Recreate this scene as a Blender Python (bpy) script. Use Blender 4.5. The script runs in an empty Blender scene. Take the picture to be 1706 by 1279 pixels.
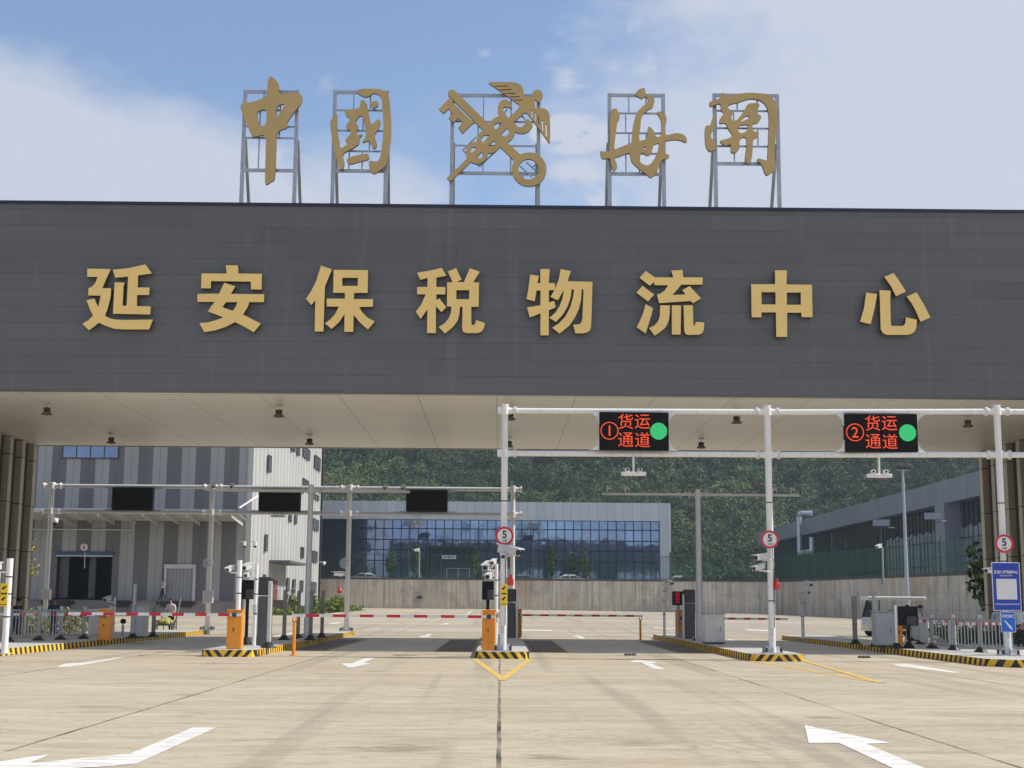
import bpy, bmesh, math, random
import numpy as np
from mathutils import Vector, Matrix
from mathutils.geometry import delaunay_2d_cdt
R = math.radians
random.seed(7)
S = bpy.context.scene
C = S.collection

# ------------------------------------------------------------------ camera
F = 2311.0; PW, PH = 1706.0, 1279.0
PITCH, YAW, ROLL = R(8.97), R(0.42), R(0.42)
CAM = Vector((0, 0, 1.6))
fw = Vector((math.sin(YAW)*math.cos(PITCH), math.cos(YAW)*math.cos(PITCH), math.sin(PITCH)))
rt0 = Vector((math.cos(YAW), -math.sin(YAW), 0)); up0 = rt0.cross(fw)
rt = rt0*math.cos(ROLL) + up0*math.sin(ROLL); up = rt.cross(fw)
cd = bpy.data.cameras.new('camera'); co = bpy.data.objects.new('camera', cd); C.objects.link(co)
M3 = Matrix((rt, up, -fw)).transposed().to_4x4(); M3.translation = CAM
co.matrix_world = M3
cd.sensor_width = 36; cd.lens = 36*F/PW; cd.clip_start = .1; cd.clip_end = 5000
S.camera = co

# ------------------------------------------------------------------ sky and sun
SUN_EL, SUN_AZ = R(46), R(89.2)          # azimuth clockwise from +Y
W = bpy.data.worlds.new('World'); S.world = W; W.use_nodes = True
nt = W.node_tree; N = nt.nodes; L = nt.links
bg = N['Background']; bg.inputs['Strength'].default_value = 0.135
sk = N.new('ShaderNodeTexSky'); sk.sky_type = 'NISHITA'; sk.sun_disc = False
sk.sun_elevation = SUN_EL; sk.sun_rotation = SUN_AZ; sk.dust_density = .7; sk.air_density = 1.0; sk.ozone_density = 1.6; sk.altitude = 1200
tc = N.new('ShaderNodeTexCoord')
def wn(t, **k):
    n = N.new(t)
    for a, b in k.items(): setattr(n, a, b)
    return n
def wmath(op, a, b=None, clamp=False):
    n = N.new('ShaderNodeMath'); n.operation = op; n.use_clamp = clamp
    for i, v in enumerate((a, b)):
        if v is None: continue
        if hasattr(v, 'links'): L.new(v, n.inputs[i])
        else: n.inputs[i].default_value = v
    return n.outputs[0]
sep = N.new('ShaderNodeSeparateXYZ'); L.new(tc.outputs['Generated'], sep.inputs[0])
mp = N.new('ShaderNodeMapping'); mp.inputs['Scale'].default_value = (3.2, 3.2, 6.5); mp.inputs['Location'].default_value = (1.3, .4, .15)
L.new(tc.outputs['Generated'], mp.inputs[0])
no = N.new('ShaderNodeTexNoise'); no.inputs['Scale'].default_value = 1.0; no.inputs['Detail'].default_value = 7; no.inputs['Roughness'].default_value = .52
L.new(mp.outputs[0], no.inputs['Vector'])
mp2 = N.new('ShaderNodeMapping'); mp2.inputs['Scale'].default_value = (11, 11, 20); mp2.inputs['Location'].default_value = (4.1, 2.2, .6)
L.new(tc.outputs['Generated'], mp2.inputs[0])
no2 = N.new('ShaderNodeTexNoise'); no2.inputs['Scale'].default_value = 1.0; no2.inputs['Detail'].default_value = 6; no2.inputs['Roughness'].default_value = .55
L.new(mp2.outputs[0], no2.inputs['Vector'])
mp3 = N.new('ShaderNodeMapping'); mp3.inputs['Scale'].default_value = (38, 38, 70); mp3.inputs['Location'].default_value = (1.1, 3.2, .6)
L.new(tc.outputs['Generated'], mp3.inputs[0])
no3 = N.new('ShaderNodeTexNoise'); no3.inputs['Scale'].default_value = 1.0; no3.inputs['Detail'].default_value = 7; no3.inputs['Roughness'].default_value = .58
L.new(mp3.outputs[0], no3.inputs['Vector'])
# more cloud towards the sun side (right) and low on the left
rightw = wmath('MULTIPLY', wmath('SUBTRACT', sep.outputs[0], 0.015), 3.6)
lowl = wmath('MULTIPLY', wmath('SUBTRACT', wmath('ADD', wmath('MULTIPLY', sep.outputs[0], -.27), 0.30), sep.outputs[2]), 10.0)
lowl = wmath('MINIMUM', lowl, wmath('MULTIPLY', wmath('SUBTRACT', -.02, sep.outputs[0]), 9.0))
mk = wmath('ADD', wmath('MAXIMUM', rightw, wmath('MAXIMUM', lowl, 0.0)), wmath('MULTIPLY', wmath('SUBTRACT', no.outputs[0], 0.5), 1.5))
puff = wmath('MULTIPLY', wmath('SUBTRACT', no2.outputs[0], 0.60), 3.5, True)
mk = wmath('ADD', mk, puff)
for (px_, py_, r_, a_) in ((950, 222, .030, 1.3), (920, 215, .02, 1.0), (985, 225, .022, .9), (955, 292, .024, .8), (935, 130, .022, .45), (810, 88, .011, .5), (925, 75, .03, .35)):
    dv_ = (fw*F + rt*(px_-PW/2) - up*(py_-PH/2)).normalized()
    vs_ = N.new('ShaderNodeVectorMath'); vs_.operation = 'SUBTRACT'; L.new(tc.outputs['Generated'], vs_.inputs[0]); vs_.inputs[1].default_value = dv_
    vm_ = N.new('ShaderNodeVectorMath'); vm_.operation = 'MULTIPLY'; L.new(vs_.outputs[0], vm_.inputs[0]); vm_.inputs[1].default_value = (1, 1, 2.0)
    vl_ = N.new('ShaderNodeVectorMath'); vl_.operation = 'LENGTH'; L.new(vm_.outputs[0], vl_.inputs[0])
    g_ = wmath('SUBTRACT', 1.0, wmath('DIVIDE', vl_.outputs['Value'], r_), True)
    g_ = wmath('MULTIPLY', g_, wmath('MULTIPLY', wmath('SUBTRACT', no3.outputs[0], .34, True), 4.2*a_))
    mk = wmath('ADD', mk, wmath('MULTIPLY', g_, .8))
mk = wmath('ADD', mk, wmath('MULTIPLY', wmath('SUBTRACT', no3.outputs[0], .5), .35))
mr = N.new('ShaderNodeMapRange'); mr.interpolation_type = 'SMOOTHSTEP'
mr.inputs[1].default_value = -.06; mr.inputs[2].default_value = .52; mr.inputs[3].default_value = .07; mr.inputs[4].default_value = .95
L.new(mk, mr.inputs[0])
mix = N.new('ShaderNodeMix'); mix.data_type = 'RGBA'
L.new(mr.outputs[0], mix.inputs[0]); L.new(sk.outputs[0], mix.inputs[6])
mix.inputs[7].default_value = (3.45, 3.7, 4.3, 1)
L.new(mix.outputs[2], bg.inputs['Color'])
sd = bpy.data.lights.new('sun', 'SUN'); sd.energy = 3.7; sd.angle = R(.5); sd.color = (1, .96, .89)
so = bpy.data.objects.new('sun', sd); C.objects.link(so)
sv = Vector((math.sin(SUN_AZ)*math.cos(SUN_EL), math.cos(SUN_AZ)*math.cos(SUN_EL), math.sin(SUN_EL)))
so.rotation_euler = sv.to_track_quat('Z', 'Y').to_euler()
S.view_settings.view_transform = 'Standard'; S.view_settings.look = 'None'
S.view_settings.exposure = 0.40; S.view_settings.gamma = 1; S.view_settings.use_curve_mapping = False
S.cycles.max_bounces = 8; S.cycles.diffuse_bounces = 5; S.cycles.glossy_bounces = 3; S.cycles.transparent_max_bounces = 8
S.cycles.caustics_reflective = False; S.cycles.caustics_refractive = False

# ------------------------------------------------------------------ photo pixel -> place
def ray(px, py): return fw*F + rt*(px-PW/2) - up*(py-PH/2)
def P(px, py, Y):
    d = ray(px, py); return CAM + d*(Y/d.y)
def PX(px, py, X):
    d = ray(px, py); return CAM + d*(X/d.x)
def PZ(px, py, z=0.0):
    d = ray(px, py); return CAM + d*((z-CAM.z)/d.z)
def slope(x): return .0094 if x < 0 else max(.003, .0094-.00011*x)
def gz(x, y): return 0.0 if y < 72 else (min(y, 205)-72)*slope(x)
def G(px, py):
    p = PZ(px, py, 0)
    if p.y > 72 or p.y < 0:
        d = ray(px, py); d = d/d.y; t = 30.0
        while t < 400 and (CAM+d*t).z > gz((CAM+d*t).x, t): t += .25
        p = CAM+d*t
    return p

# ------------------------------------------------------------------ materials
MATS = {}
def newmat(name):
    m = bpy.data.materials.new(name); m.use_nodes = True
    return m, m.node_tree, m.node_tree.nodes['Principled BSDF']
class NT:
    def __init__(s, m): s.m = m; s.t = m.node_tree; s.N = s.t.nodes; s.L = s.t.links; s.b = s.N['Principled BSDF']
    def new(s, t): return s.N.new(t)
    def link(s, a, b): s.L.new(a, b)
    def math(s, op, a, b=None, c=None, clamp=False):
        n = s.N.new('ShaderNodeMath'); n.operation = op; n.use_clamp = clamp
        for i, v in enumerate((a, b, c)):
            if v is None: continue
            if hasattr(v, 'links'): s.L.new(v, n.inputs[i])
            else: n.inputs[i].default_value = v
        return n.outputs[0]
    def pos(s):
        g = s.N.new('ShaderNodeNewGeometry'); q = s.N.new('ShaderNodeSeparateXYZ'); s.L.new(g.outputs['Position'], q.inputs[0])
        return g.outputs['Position'], q.outputs[0], q.outputs[1], q.outputs[2]
    def noise(s, scale, detail=4, rough=.5, vec=None, loc=(0, 0, 0)):
        p = vec
        if p is None: p = s.N.new('ShaderNodeNewGeometry').outputs['Position']
        mpn = s.N.new('ShaderNodeMapping')
        mpn.inputs['Scale'].default_value = scale if isinstance(scale, tuple) else (scale,)*3
        mpn.inputs['Location'].default_value = loc
        s.L.new(p, mpn.inputs[0])
        n = s.N.new('ShaderNodeTexNoise'); n.inputs['Scale'].default_value = 1; n.inputs['Detail'].default_value = detail; n.inputs['Roughness'].default_value = rough
        s.L.new(mpn.outputs[0], n.inputs['Vector']); return n.outputs[0]
    def ramp(s, fac, stops):
        r = s.N.new('ShaderNodeValToRGB'); s.L.new(fac, r.inputs[0]); e = r.color_ramp.elements
        while len(e) < len(stops): e.new(.5)
        for k, (p, c) in enumerate(stops):
            e[k].position = p; e[k].color = (c[0], c[1], c[2], 1) if not isinstance(c, float) else (c, c, c, 1)
        return r.outputs[0]
    def mix(s, f, a, b, mode='MIX'):
        n = s.N.new('ShaderNodeMix'); n.data_type = 'RGBA'; n.blend_type = mode
        for i, v in ((0, f), (6, a), (7, b)):
            if hasattr(v, 'links'): s.L.new(v, n.inputs[i])
            elif isinstance(v, tuple): n.inputs[i].default_value = (v[0], v[1], v[2], 1)
            else: n.inputs[i].default_value = v
        return n.outputs[2]
    def line(s, coord, period, width, off=0.0):
        f = s.math('FRACT', s.math('DIVIDE', s.math('ADD', coord, off+period*100), period))
        return s.math('LESS_THAN', f, width/period)
    def bump(s, h, strength=.3, dist=.02):
        n = s.N.new('ShaderNodeBump'); n.inputs['Strength'].default_value = strength; n.inputs['Distance'].default_value = dist
        s.L.new(h, n.inputs['Height']); s.L.new(n.outputs[0], s.b.inputs['Normal'])
def mat(name, col, rough=.5, metal=0.0, var=.12, scale=3.0, bump=0.0, emit=0.0, spec=None):
    if name in MATS: return MATS[name]
    m, t, b = newmat(name); k = NT(m)
    b.inputs['Roughness'].default_value = rough; b.inputs['Metallic'].default_value = metal
    if spec is not None: b.inputs['Specular IOR Level'].default_value = spec
    if var > 0:
        n = k.noise(scale, 5, .6)
        lo = tuple(c*(1-var) for c in col); hi = tuple(min(1, c*(1+var)) for c in col)
        k.link(k.ramp(n, [(.3, lo), (.7, hi)]), b.inputs['Base Color'])
        r2 = k.noise(scale*4, 3, .6, loc=(3, 1, 7))
        k.link(k.math('ADD', k.math('MULTIPLY', r2, .2), max(0, rough-.1)), b.inputs['Roughness'])
        if bump: k.bump(r2, bump, .01)
    else: b.inputs['Base Color'].default_value = (*col, 1)
    if emit:
        b.inputs['Emission Color'].default_value = (*col, 1); b.inputs['Emission Strength'].default_value = emit
    MATS[name] = m; return m
def painted(name, c, grime, amt, rough=.36):
    m, t, b = newmat(name); k = NT(m)
    p, x, y, z = k.pos()
    run = k.ramp(k.noise((9, 9, .55), 5, .65), [(.50, 0.0), (.70, amt)])
    scf = k.ramp(k.noise(11, 5, .75), [(.60, 0.0), (.68, amt*1.2)])
    low = k.math('MULTIPLY', k.math('SUBTRACT', 1.0, k.math('DIVIDE', z, 1.1), clamp=True), k.ramp(k.noise(5, 4, .7), [(.35, 0.0), (.65, amt*1.6)]))
    col = k.mix(k.math('MAXIMUM', low, k.math('MAXIMUM', run, scf)), c, grime)
    k.link(col, b.inputs['Base Color'])
    k.link(k.math('ADD', k.math('MULTIPLY', scf, .5), rough), b.inputs['Roughness'])
    MATS[name] = m; return m
white = painted('white_paint', (.82, .82, .82), (.42, .39, .34), .32)
white_dirty = mat('weathered_white_paint', (.6, .61, .62), .45, var=.12, scale=1.5)
galv = mat('galvanised_steel', (.42, .44, .47), .4, .6, .15, 6)
steel = mat('brushed_stainless_steel', (.5, .49, .47), .32, .8, .15, 2)
grey_post = mat('grey_painted_steel', (.42, .43, .45), .4, .2, .1)
brown_post = mat('weathered_brown_steel', (.25, .22, .185), .5, .3, .25, 2)
black = mat('black_plastic', (.006, .006, .0065), .6, var=.2, spec=.25)
dark_metal = mat('charcoal_metal', (.05, .053, .06), .42, .2, .15, 1.2)
dark_bolt = mat('dark_bolt', (.03, .028, .026), .5, .3, 0)
orange = painted('orange_paint', (.93, .34, .015), (.38, .17, .05), .4)
yellow = mat('yellow_paint', (.78, .5, .03), .5, var=.15, scale=2)
red = mat('red_paint', (.60, .012, .035), .4, var=.1)
red_plastic = mat('red_plastic', (.7, .03, .02), .3, var=.05)
blue_sign = mat('blue_sign_sheeting', (.012, .05, .42), .35, var=.05)
blue_sign2 = mat('bright_blue_sign_sheeting', (.01, .14, .62), .35, var=.05)
sign_white = mat('white_sheeting', (.75, .75, .75), .4, var=.04)
yellow_sign = mat('yellow_sign_sheeting', (.95, .66, .02), .4, var=.05)
ink = mat('black_ink', (.015, .015, .015), .5, var=0)
gold = mat('gold_metal_paint', (.95, .675, .235), .45, 0, .05, .7)
gold_backlit = mat('backlit_gold_metal_paint', (.52, .37, .145), .45, .05, .1, .7)  # darker copy of the gold, backlit shade of the rooftop signs put into the colour
gold_side = mat('dark_bronze_edge', (.10, .075, .045), .5, .2, .1)
skin = mat('skin', (.45, .27, .19), .5, var=.05)
hair = mat('black_hair', (.012, .01, .01), .6, var=.1)
rubber = mat('tyre_rubber', (.02, .02, .02), .8, var=.2)
bark = mat('bark', (.09, .065, .045), .9, var=.3, scale=8)
led_red = mat('lit_red_led', (.85, .075, .02), .5, var=0, emit=.5)
led_green, _t, _b = newmat('lit_green_led'); _k = NT(led_green)
_p, _x, _y, _z = _k.pos()
_d = _k.math('MULTIPLY', _k.math('SINE', _k.math('MULTIPLY', _x, 6.2832/.085)), _k.math('SINE', _k.math('MULTIPLY', _z, 6.2832/.085)))
_c = _k.mix(_k.math('GREATER_THAN', _d, -.1), (.01, .16, .05), (.03, .46, .15))
_k.link(_c, _b.inputs['Base Color']); _k.link(_c, _b.inputs['Emission Color']); _b.inputs['Emission Strength'].default_value = .75
led_dim = mat('dim_red_led', (.6, .01, .03), .5, var=0, emit=.5)

def glassmat(name, col, rough=.04, metal=.85):
    m, t, b = newmat(name); k = NT(m)
    b.inputs['Metallic'].default_value = metal; b.inputs['Roughness'].default_value = rough
    n = k.noise((.35, .35, .3), 2, .5)
    k.link(k.ramp(n, [(.3, tuple(c*.8 for c in col)), (.7, tuple(c*1.15 for c in col))]), b.inputs['Base Color'])
    w = k.noise((.5, .5, .4), 2, .5, loc=(5, 5, 5)); k.bump(w, .06, .2)
    return m
glass_blue = glassmat('blue_curtain_glass', (.22, .30, .47))
glass_dark = glassmat('dark_window_glass', (.10, .14, .18))
glass_green = glassmat('teal_curtain_glass', (.07, .10, .13), .06, .7)

def leafmat(name, a, b_, scale=.5):
    m, t, b = newmat(name); k = NT(m)
    n = k.noise(scale, 4, .6)
    k.link(k.ramp(n, [(.25, a), (.75, b_)]), b.inputs['Base Color'])
    b.inputs['Roughness'].default_value = .6; b.inputs['Specular IOR Level'].default_value = .25
    b.inputs['Subsurface Weight'].default_value = 0.0
    return m
leaf_forest = leafmat('forest_leaves', (.032, .062, .022), (.085, .13, .045), .12)
leaf_young = leafmat('young_tree_leaves', (.035, .065, .02), (.085, .125, .035), 1.2)
leaf_shrub = leafmat('shrub_leaves', (.07, .13, .02), (.22, .28, .04), 1.0)
leaf_weed = leafmat('dry_weed_leaves', (.12, .13, .03), (.30, .27, .08), 1.0)
leaf_dark = leafmat('broad_dark_leaves', (.03, .06, .015), (.10, .14, .03), 1.5)
leaf_yellow = leafmat('yellow_leaves', (.30, .24, .03), (.45, .38, .06), 1.5)

# concrete yard
def concrete_yard():
    m, t, b = newmat('swept_concrete'); k = NT(m)
    p, x, y, z = k.pos()
    def rn(scale, ang, detail=5, rough=.6, loc=(0, 0, 0)):
        m_ = k.new('ShaderNodeMapping'); m_.inputs['Rotation'].default_value = (0, 0, R(ang)); k.link(p, m_.inputs[0])
        return k.noise(scale, detail, rough, m_.outputs[0], loc)
    big = rn((.10, .16, 1), 20, 4, .6)
    s1 = rn((.18, .8, 1), 5, 6, .7, (3, 8, 0))
    s2 = rn((.75, 2.4, 1), -6, 6, .74, (1, 3, 0))
    s3 = rn((2.6, 6.5, 1), 9, 5, .76, (5, 2, 0))
    grit = k.noise(18, 5, .75)
    col = k.ramp(big, [(.36, (.405, .335, .232)), (.5, (.47, .395, .282)), (.64, (.505, .437, .328))])
    col = k.mix(k.ramp(s1, [(.36, .5), (.50, 0.0)]), col, (.35, .28, .18))
    col = k.mix(k.ramp(s1, [(.52, 0.0), (.66, .5)]), col, (.61, .525, .385))
    col = k.mix(k.ramp(s2, [(.37, .65), (.48, 0.0)]), col, (.26, .21, .15))
    col = k.mix(k.ramp(s2, [(.53, 0.0), (.66, .45)]), col, (.64, .555, .415))
    col = k.mix(k.ramp(s3, [(.37, .65), (.465, 0.0)]), col, (.22, .18, .13))
    pale = k.ramp(rn((.12, .42, 1), 8, 5, .68, (9, 2, 0)), [(.55, 0.0), (.66, .5)])
    col = k.mix(pale, col, (.60, .535, .43))
    # rough scoured zones with exposed grit
    rough_z = k.ramp(rn((.07, .30, 1), 2, 4, .6, (2, 6, 0)), [(.50, 0.0), (.58, 1.0)])
    speck = k.ramp(k.noise((7, 16, 1), 4, .8, loc=(2, 2, 0)), [(.50, 0.0), (.60, .8)])
    col = k.mix(k.math('MULTIPLY', rough_z, speck), col, (.20, .175, .145))
    stain = k.ramp(rn((.2, .9, 1), 3, 6, .75, (14, 5, 0)), [(.57, 0.0), (.67, .6)])
    col = k.mix(stain, col, (.20, .165, .12))
    col = k.mix(.25, col, k.ramp(grit, [(.3, (.26, .21, .14)), (.7, (.72, .62, .46))]))
    cx_ = k.math('FLOOR', k.math('ADD', k.math('DIVIDE', x, 5.25), 100.0)); cy_ = k.math('FLOOR', k.math('ADD', k.math('DIVIDE', y, 6.0), 99.7))
    cvec = k.new('ShaderNodeCombineXYZ'); k.link(cx_, cvec.inputs[0]); k.link(cy_, cvec.inputs[1])
    wns = k.new('ShaderNodeTexWhiteNoise'); wns.noise_dimensions = '2D'; k.link(cvec.outputs[0], wns.inputs['Vector'])
    col = k.mix(k.math('MULTIPLY', wns.outputs[0], .16), col, (.42, .345, .235))
    warp = k.math('MULTIPLY', k.math('SUBTRACT', k.noise((1.6, 5.0, 1), 6, .75, loc=(6, 1, 0)), .5), 6.5)
    st = None
    for (pa, pb, py_, ry) in ((100, 215, 1177, .20), (285, 342, 1157, .28), (600, 650, 1118, .35), (1000, 1120, 1239, .30), (1145, 1168, 1244, .2), (860, 960, 1262, .35), (560, 760, 1247, .5), (1330, 1420, 1195, .25), (300, 420, 1105, .5)):
        ga, gb = G(pa, py_), G(pb, py_)
        ex = k.math('DIVIDE', k.math('SUBTRACT', x, (ga.x+gb.x)/2), abs(gb.x-ga.x)/2); ey = k.math('DIVIDE', k.math('SUBTRACT', y, (ga.y+gb.y)/2), ry)
        d2 = k.math('ADD', k.math('MULTIPLY', ex, ex), k.math('MULTIPLY', ey, ey))
        v = k.math('SUBTRACT', k.math('ADD', 1.0, warp), d2, clamp=True)
        st = v if st is None else k.math('MAXIMUM', st, v)
    col = k.mix(k.math('MULTIPLY', st, .6), col, (.17, .135, .095))
    ddx = k.math('SUBTRACT', x, 6.2); ddy = k.math('SUBTRACT', y, 17.5)
    rr_ = k.math('SQRT', k.math('ADD', k.math('MULTIPLY', ddx, ddx), k.math('MULTIPLY', ddy, ddy)))
    ringm = k.ramp(k.math('DIVIDE', rr_, 6.0), [(.12, 0.0), (.3, .5), (.62, .42), (.9, 0.0)])
    rings = k.math('MULTIPLY', k.math('GREATER_THAN', k.math('SINE', k.math('ADD', k.math('MULTIPLY', rr_, 24.0), k.math('MULTIPLY', warp, 1.2))), .25), k.ramp(k.noise((.7, .7, 1), 4, .6, loc=(1, 9, 0)), [(.45, 0.0), (.6, 1.0)]))
    col = k.mix(k.math('MULTIPLY', rings, ringm), col, (.30, .255, .20))
    # sawn joints between the slabs, filled with dirt
    wob = k.math('MULTIPLY', k.math('SUBTRACT', k.noise((3, .7, 1), 4, .6), .5), .05)
    xw = k.math('ADD', x, wob)
    dist = k.math('ABSOLUTE', k.math('SUBTRACT', k.math('FRACT', k.math('ADD', k.math('DIVIDE', xw, 5.25), 100.5)), .5))
    jx = k.math('LESS_THAN', dist, .0048)
    dist2 = k.math('ABSOLUTE', k.math('SUBTRACT', k.math('FRACT', k.math('ADD', k.math('DIVIDE', k.math('ADD', y, wob), 6.0), 100.2)), .5))
    jy = k.math('LESS_THAN', dist2, .0035)
    dirt = k.ramp(k.noise((.8, .35, 1), 3, .6, loc=(4, 4, 4)), [(.38, .25), (.62, 1.0)])
    j = k.math('MULTIPLY', k.math('MAXIMUM', jx, k.math('MULTIPLY', jy, .5)), dirt)
    col = k.mix(j, col, (.045, .038, .03))
    # tyre marks
    tm = k.ramp(k.noise((1.3, .03, 1), 3, .5, loc=(2, 2, 0)), [(.55, 0.0), (.66, .42)])
    col = k.mix(tm, col, (.22, .19, .155))
    # darker stained apron in the far yard
    apron = k.math('MULTIPLY', k.ramp(k.noise((.03, .16, 1), 4, .6, loc=(0, 1.7, 0)), [(.45, 0.0), (.53, .6)]), k.math('DIVIDE', k.math('SUBTRACT', y, 64.0), 6.0, clamp=True))
    col = k.mix(apron, col, (.30, .265, .21))
    k.link(col, b.inputs['Base Color']); b.inputs['Roughness'].default_value = .85
    h = k.math('ADD', k.math('MULTIPLY', grit, .5), k.math('MULTIPLY', s3, .6))
    k.bump(h, .3, .01)
    return m
yard_mat = concrete_yard()

def stripes_mat(name, xc=0.0, mode='chev', yellow_c=(.90, .55, .025)):
    m, t, b = newmat(name); k = NT(m)
    p, x, y, z = k.pos()
    g = k.new('ShaderNodeNewGeometry'); q = k.new('ShaderNodeSeparateXYZ'); k.link(g.outputs['True Normal'], q.inputs[0])
    side = k.math('GREATER_THAN', k.math('ABSOLUTE', q.outputs[0]), .75)
    top = k.math('GREATER_THAN', q.outputs[2], .5)
    dx = k.math('SUBTRACT', x, xc)
    if mode == 'chev': u = k.math('ADD', k.math('ABSOLUTE', dx), k.math('MULTIPLY', z, -.8))
    elif mode == 'peak': u = k.math('ADD', k.math('ABSOLUTE', dx), k.math('MULTIPLY', z, .8))
    else: u = k.math('ADD', dx, k.math('MULTIPLY', z, .8))
    f1 = k.line(u, .27, .135)
    f2 = k.line(k.math('ADD', y, k.math('MULTIPLY', z, .6)), .42, .21)
    f = k.mix(side, f1, f2)
    wear = k.noise(7, 5, .7); grime = k.noise((1.2, 1.2, 5), 4, .6)
    yel = k.mix(k.ramp(wear, [(.56, 0.0), (.76, .6)]), yellow_c, (.50, .42, .26))
    blk = k.mix(k.ramp(wear, [(.5, 0.0), (.75, .6)]), (.018, .017, .016), (.12, .10, .08))
    col = k.mix(f, yel, blk)
    col = k.mix(k.ramp(grime, [(.5, 0.0), (.8, .4)]), col, (.22, .17, .11))
    conc = k.ramp(k.noise(2.5, 5, .65), [(.3, (.42, .41, .38)), (.7, (.58, .565, .52))])
    col = k.mix(top, col, conc)
    k.link(col, b.inputs['Base Color']); b.inputs['Roughness'].default_value = .7
    return m

def panel_mat():      # grey fascia cladding, horizontal boards
    m, t, b = newmat('grey_fascia_cladding'); k = NT(m)
    p, x, y, z = k.pos()
    row = k.math('FLOOR', k.math('DIVIDE', z, .575))
    wn_ = k.new('ShaderNodeTexWhiteNoise'); wn_.noise_dimensions = '1D'; k.link(row, wn_.inputs['W'])
    off = k.math('MULTIPLY', wn_.outputs[0], 6.0)
    cell = k.math('FLOOR', k.math('DIVIDE', k.math('ADD', x, off), 6.0))
    wn2 = k.new('ShaderNodeTexWhiteNoise'); wn2.noise_dimensions = '2D'
    cb = k.new('ShaderNodeCombineXYZ'); k.link(row, cb.inputs[0]); k.link(cell, cb.inputs[1]); k.link(cb.outputs[0], wn2.inputs['Vector'])
    base = k.ramp(wn2.outputs[0], [(0, (.108, .110, .113)), (1, (.130, .132, .135))])
    br = k.noise((.5, 1, 40), 3, .6)
    base = k.mix(k.ramp(br, [(.35, .22), (.65, 0.0)]), base, (.085, .09, .1))
    soft = k.noise((.12, 1, .2), 3, .5); base = k.mix(k.ramp(soft, [(.35, 0.0), (.7, .3)]), base, (.16, .165, .175))
    drip = k.ramp(k.noise((2.6, 1, .10), 5, .65, loc=(2, 0, 0)), [(.58, 0.0), (.78, .26)])
    base = k.mix(drip, base, (.27, .28, .29))
    hl = k.line(z, .575, .022); fz = k.line(z, .115, .012)
    vl = k.line(k.math('ADD', x, off), 6.0, .02)
    col = k.mix(k.math('MULTIPLY', fz, .16), base, (.05, .05, .055))
    col = k.mix(k.math('MULTIPLY', hl, .55), col, (.045, .046, .05))
    col = k.mix(k.math('MULTIPLY', vl, .18), col, (.25, .255, .27))
    k.link(col, b.inputs['Base Color']); b.inputs['Roughness'].default_value = .42; b.inputs['Metallic'].default_value = .15
    k.bump(k.math('SUBTRACT', 1.0, k.math('MAXIMUM', hl, k.math('MULTIPLY', fz, .4))), .35, .02)
    return m
fascia_mat = panel_mat()
def soffit_material():
    m, t, b = newmat('pale_soffit_strips'); k = NT(m)
    p, x, y, z = k.pos()
    a = k.line(y, .6, .05); c = k.line(x, 2.72, .04, .2)
    n = k.noise((.15, .4, 1), 4, .5)
    col = k.ramp(n, [(.3, (.87, .84, .76)), (.7, (.94, .91, .84))])
    wr = k.new('ShaderNodeTexWhiteNoise'); wr.noise_dimensions = '1D'; k.link(k.math('FLOOR', k.math('DIVIDE', y, .6)), wr.inputs['W'])
    col = k.mix(k.math('MULTIPLY', wr.outputs[0], .12), col, (.5, .48, .43))
    col = k.mix(k.math('MULTIPLY', a, .6), col, (.2, .19, .17))
    col = k.mix(k.math('MULTIPLY', c, .5), col, (.2, .19, .17))
    k.link(col, b.inputs['Base Color']); b.inputs['Roughness'].default_value = .38
    k.bump(k.math('SUBTRACT', 1.0, k.math('MAXIMUM', a, c)), .3, .02)
    return m
soffit_mat = soffit_material()
def fin_material():
    m, t, b = newmat('bronze_beige_fin_panels'); k = NT(m)
    p, x, y, z = k.pos()
    col = k.ramp(k.noise((.5, .5, .15), 4, .5), [(.3, (.46, .41, .315)), (.7, (.58, .52, .41))])
    col = k.mix(k.line(z, 2.05, .035, .4), col, (.03, .028, .025))
    k.link(col, b.inputs['Base Color']); b.inputs['Roughness'].default_value = .38; b.inputs['Metallic'].default_value = .3
    return m
fin_mat = fin_material()
def stripe_wall():
    m, t, b = newmat('striped_grey_cladding'); k = NT(m)
    p, x, y, z = k.pos()
    f = k.line(x, 2.38, 1.19, 20.6)
    n = k.noise((.6, .6, .1), 4, .6)
    lt = k.ramp(n, [(.3, (.32, .33, .33)), (.7, (.38, .39, .39))])
    dk = k.ramp(n, [(.3, (.125, .128, .136)), (.7, (.16, .163, .172))])
    col = k.mix(f, lt, dk)
    col = k.mix(k.math('MULTIPLY', k.line(x, .595, .05, 20.6), .45), col, (.06, .06, .06))
    k.link(col, b.inputs['Base Color']); b.inputs['Roughness'].default_value = .55; b.inputs['Metallic'].default_value = .1
    k.bump(k.line(x, .2, .1, 0), .4, .04)
    return m
stripe_mat = stripe_wall()
def gable_wall():
    m, t, b = newmat('white_corrugated_cladding'); k = NT(m)
    p, x, y, z = k.pos()
    col = k.ramp(k.noise((.4, .4, .12), 4, .6), [(.3, (.46, .46, .445)), (.7, (.54, .54, .525))])
    col = k.mix(k.math('MULTIPLY', k.line(y, 3.6, .06), .35), col, (.3, .3, .3))
    k.link(col, b.inputs['Base Color']); b.inputs['Roughness'].default_value = .5
    return m
gable_mat = gable_wall()
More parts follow.
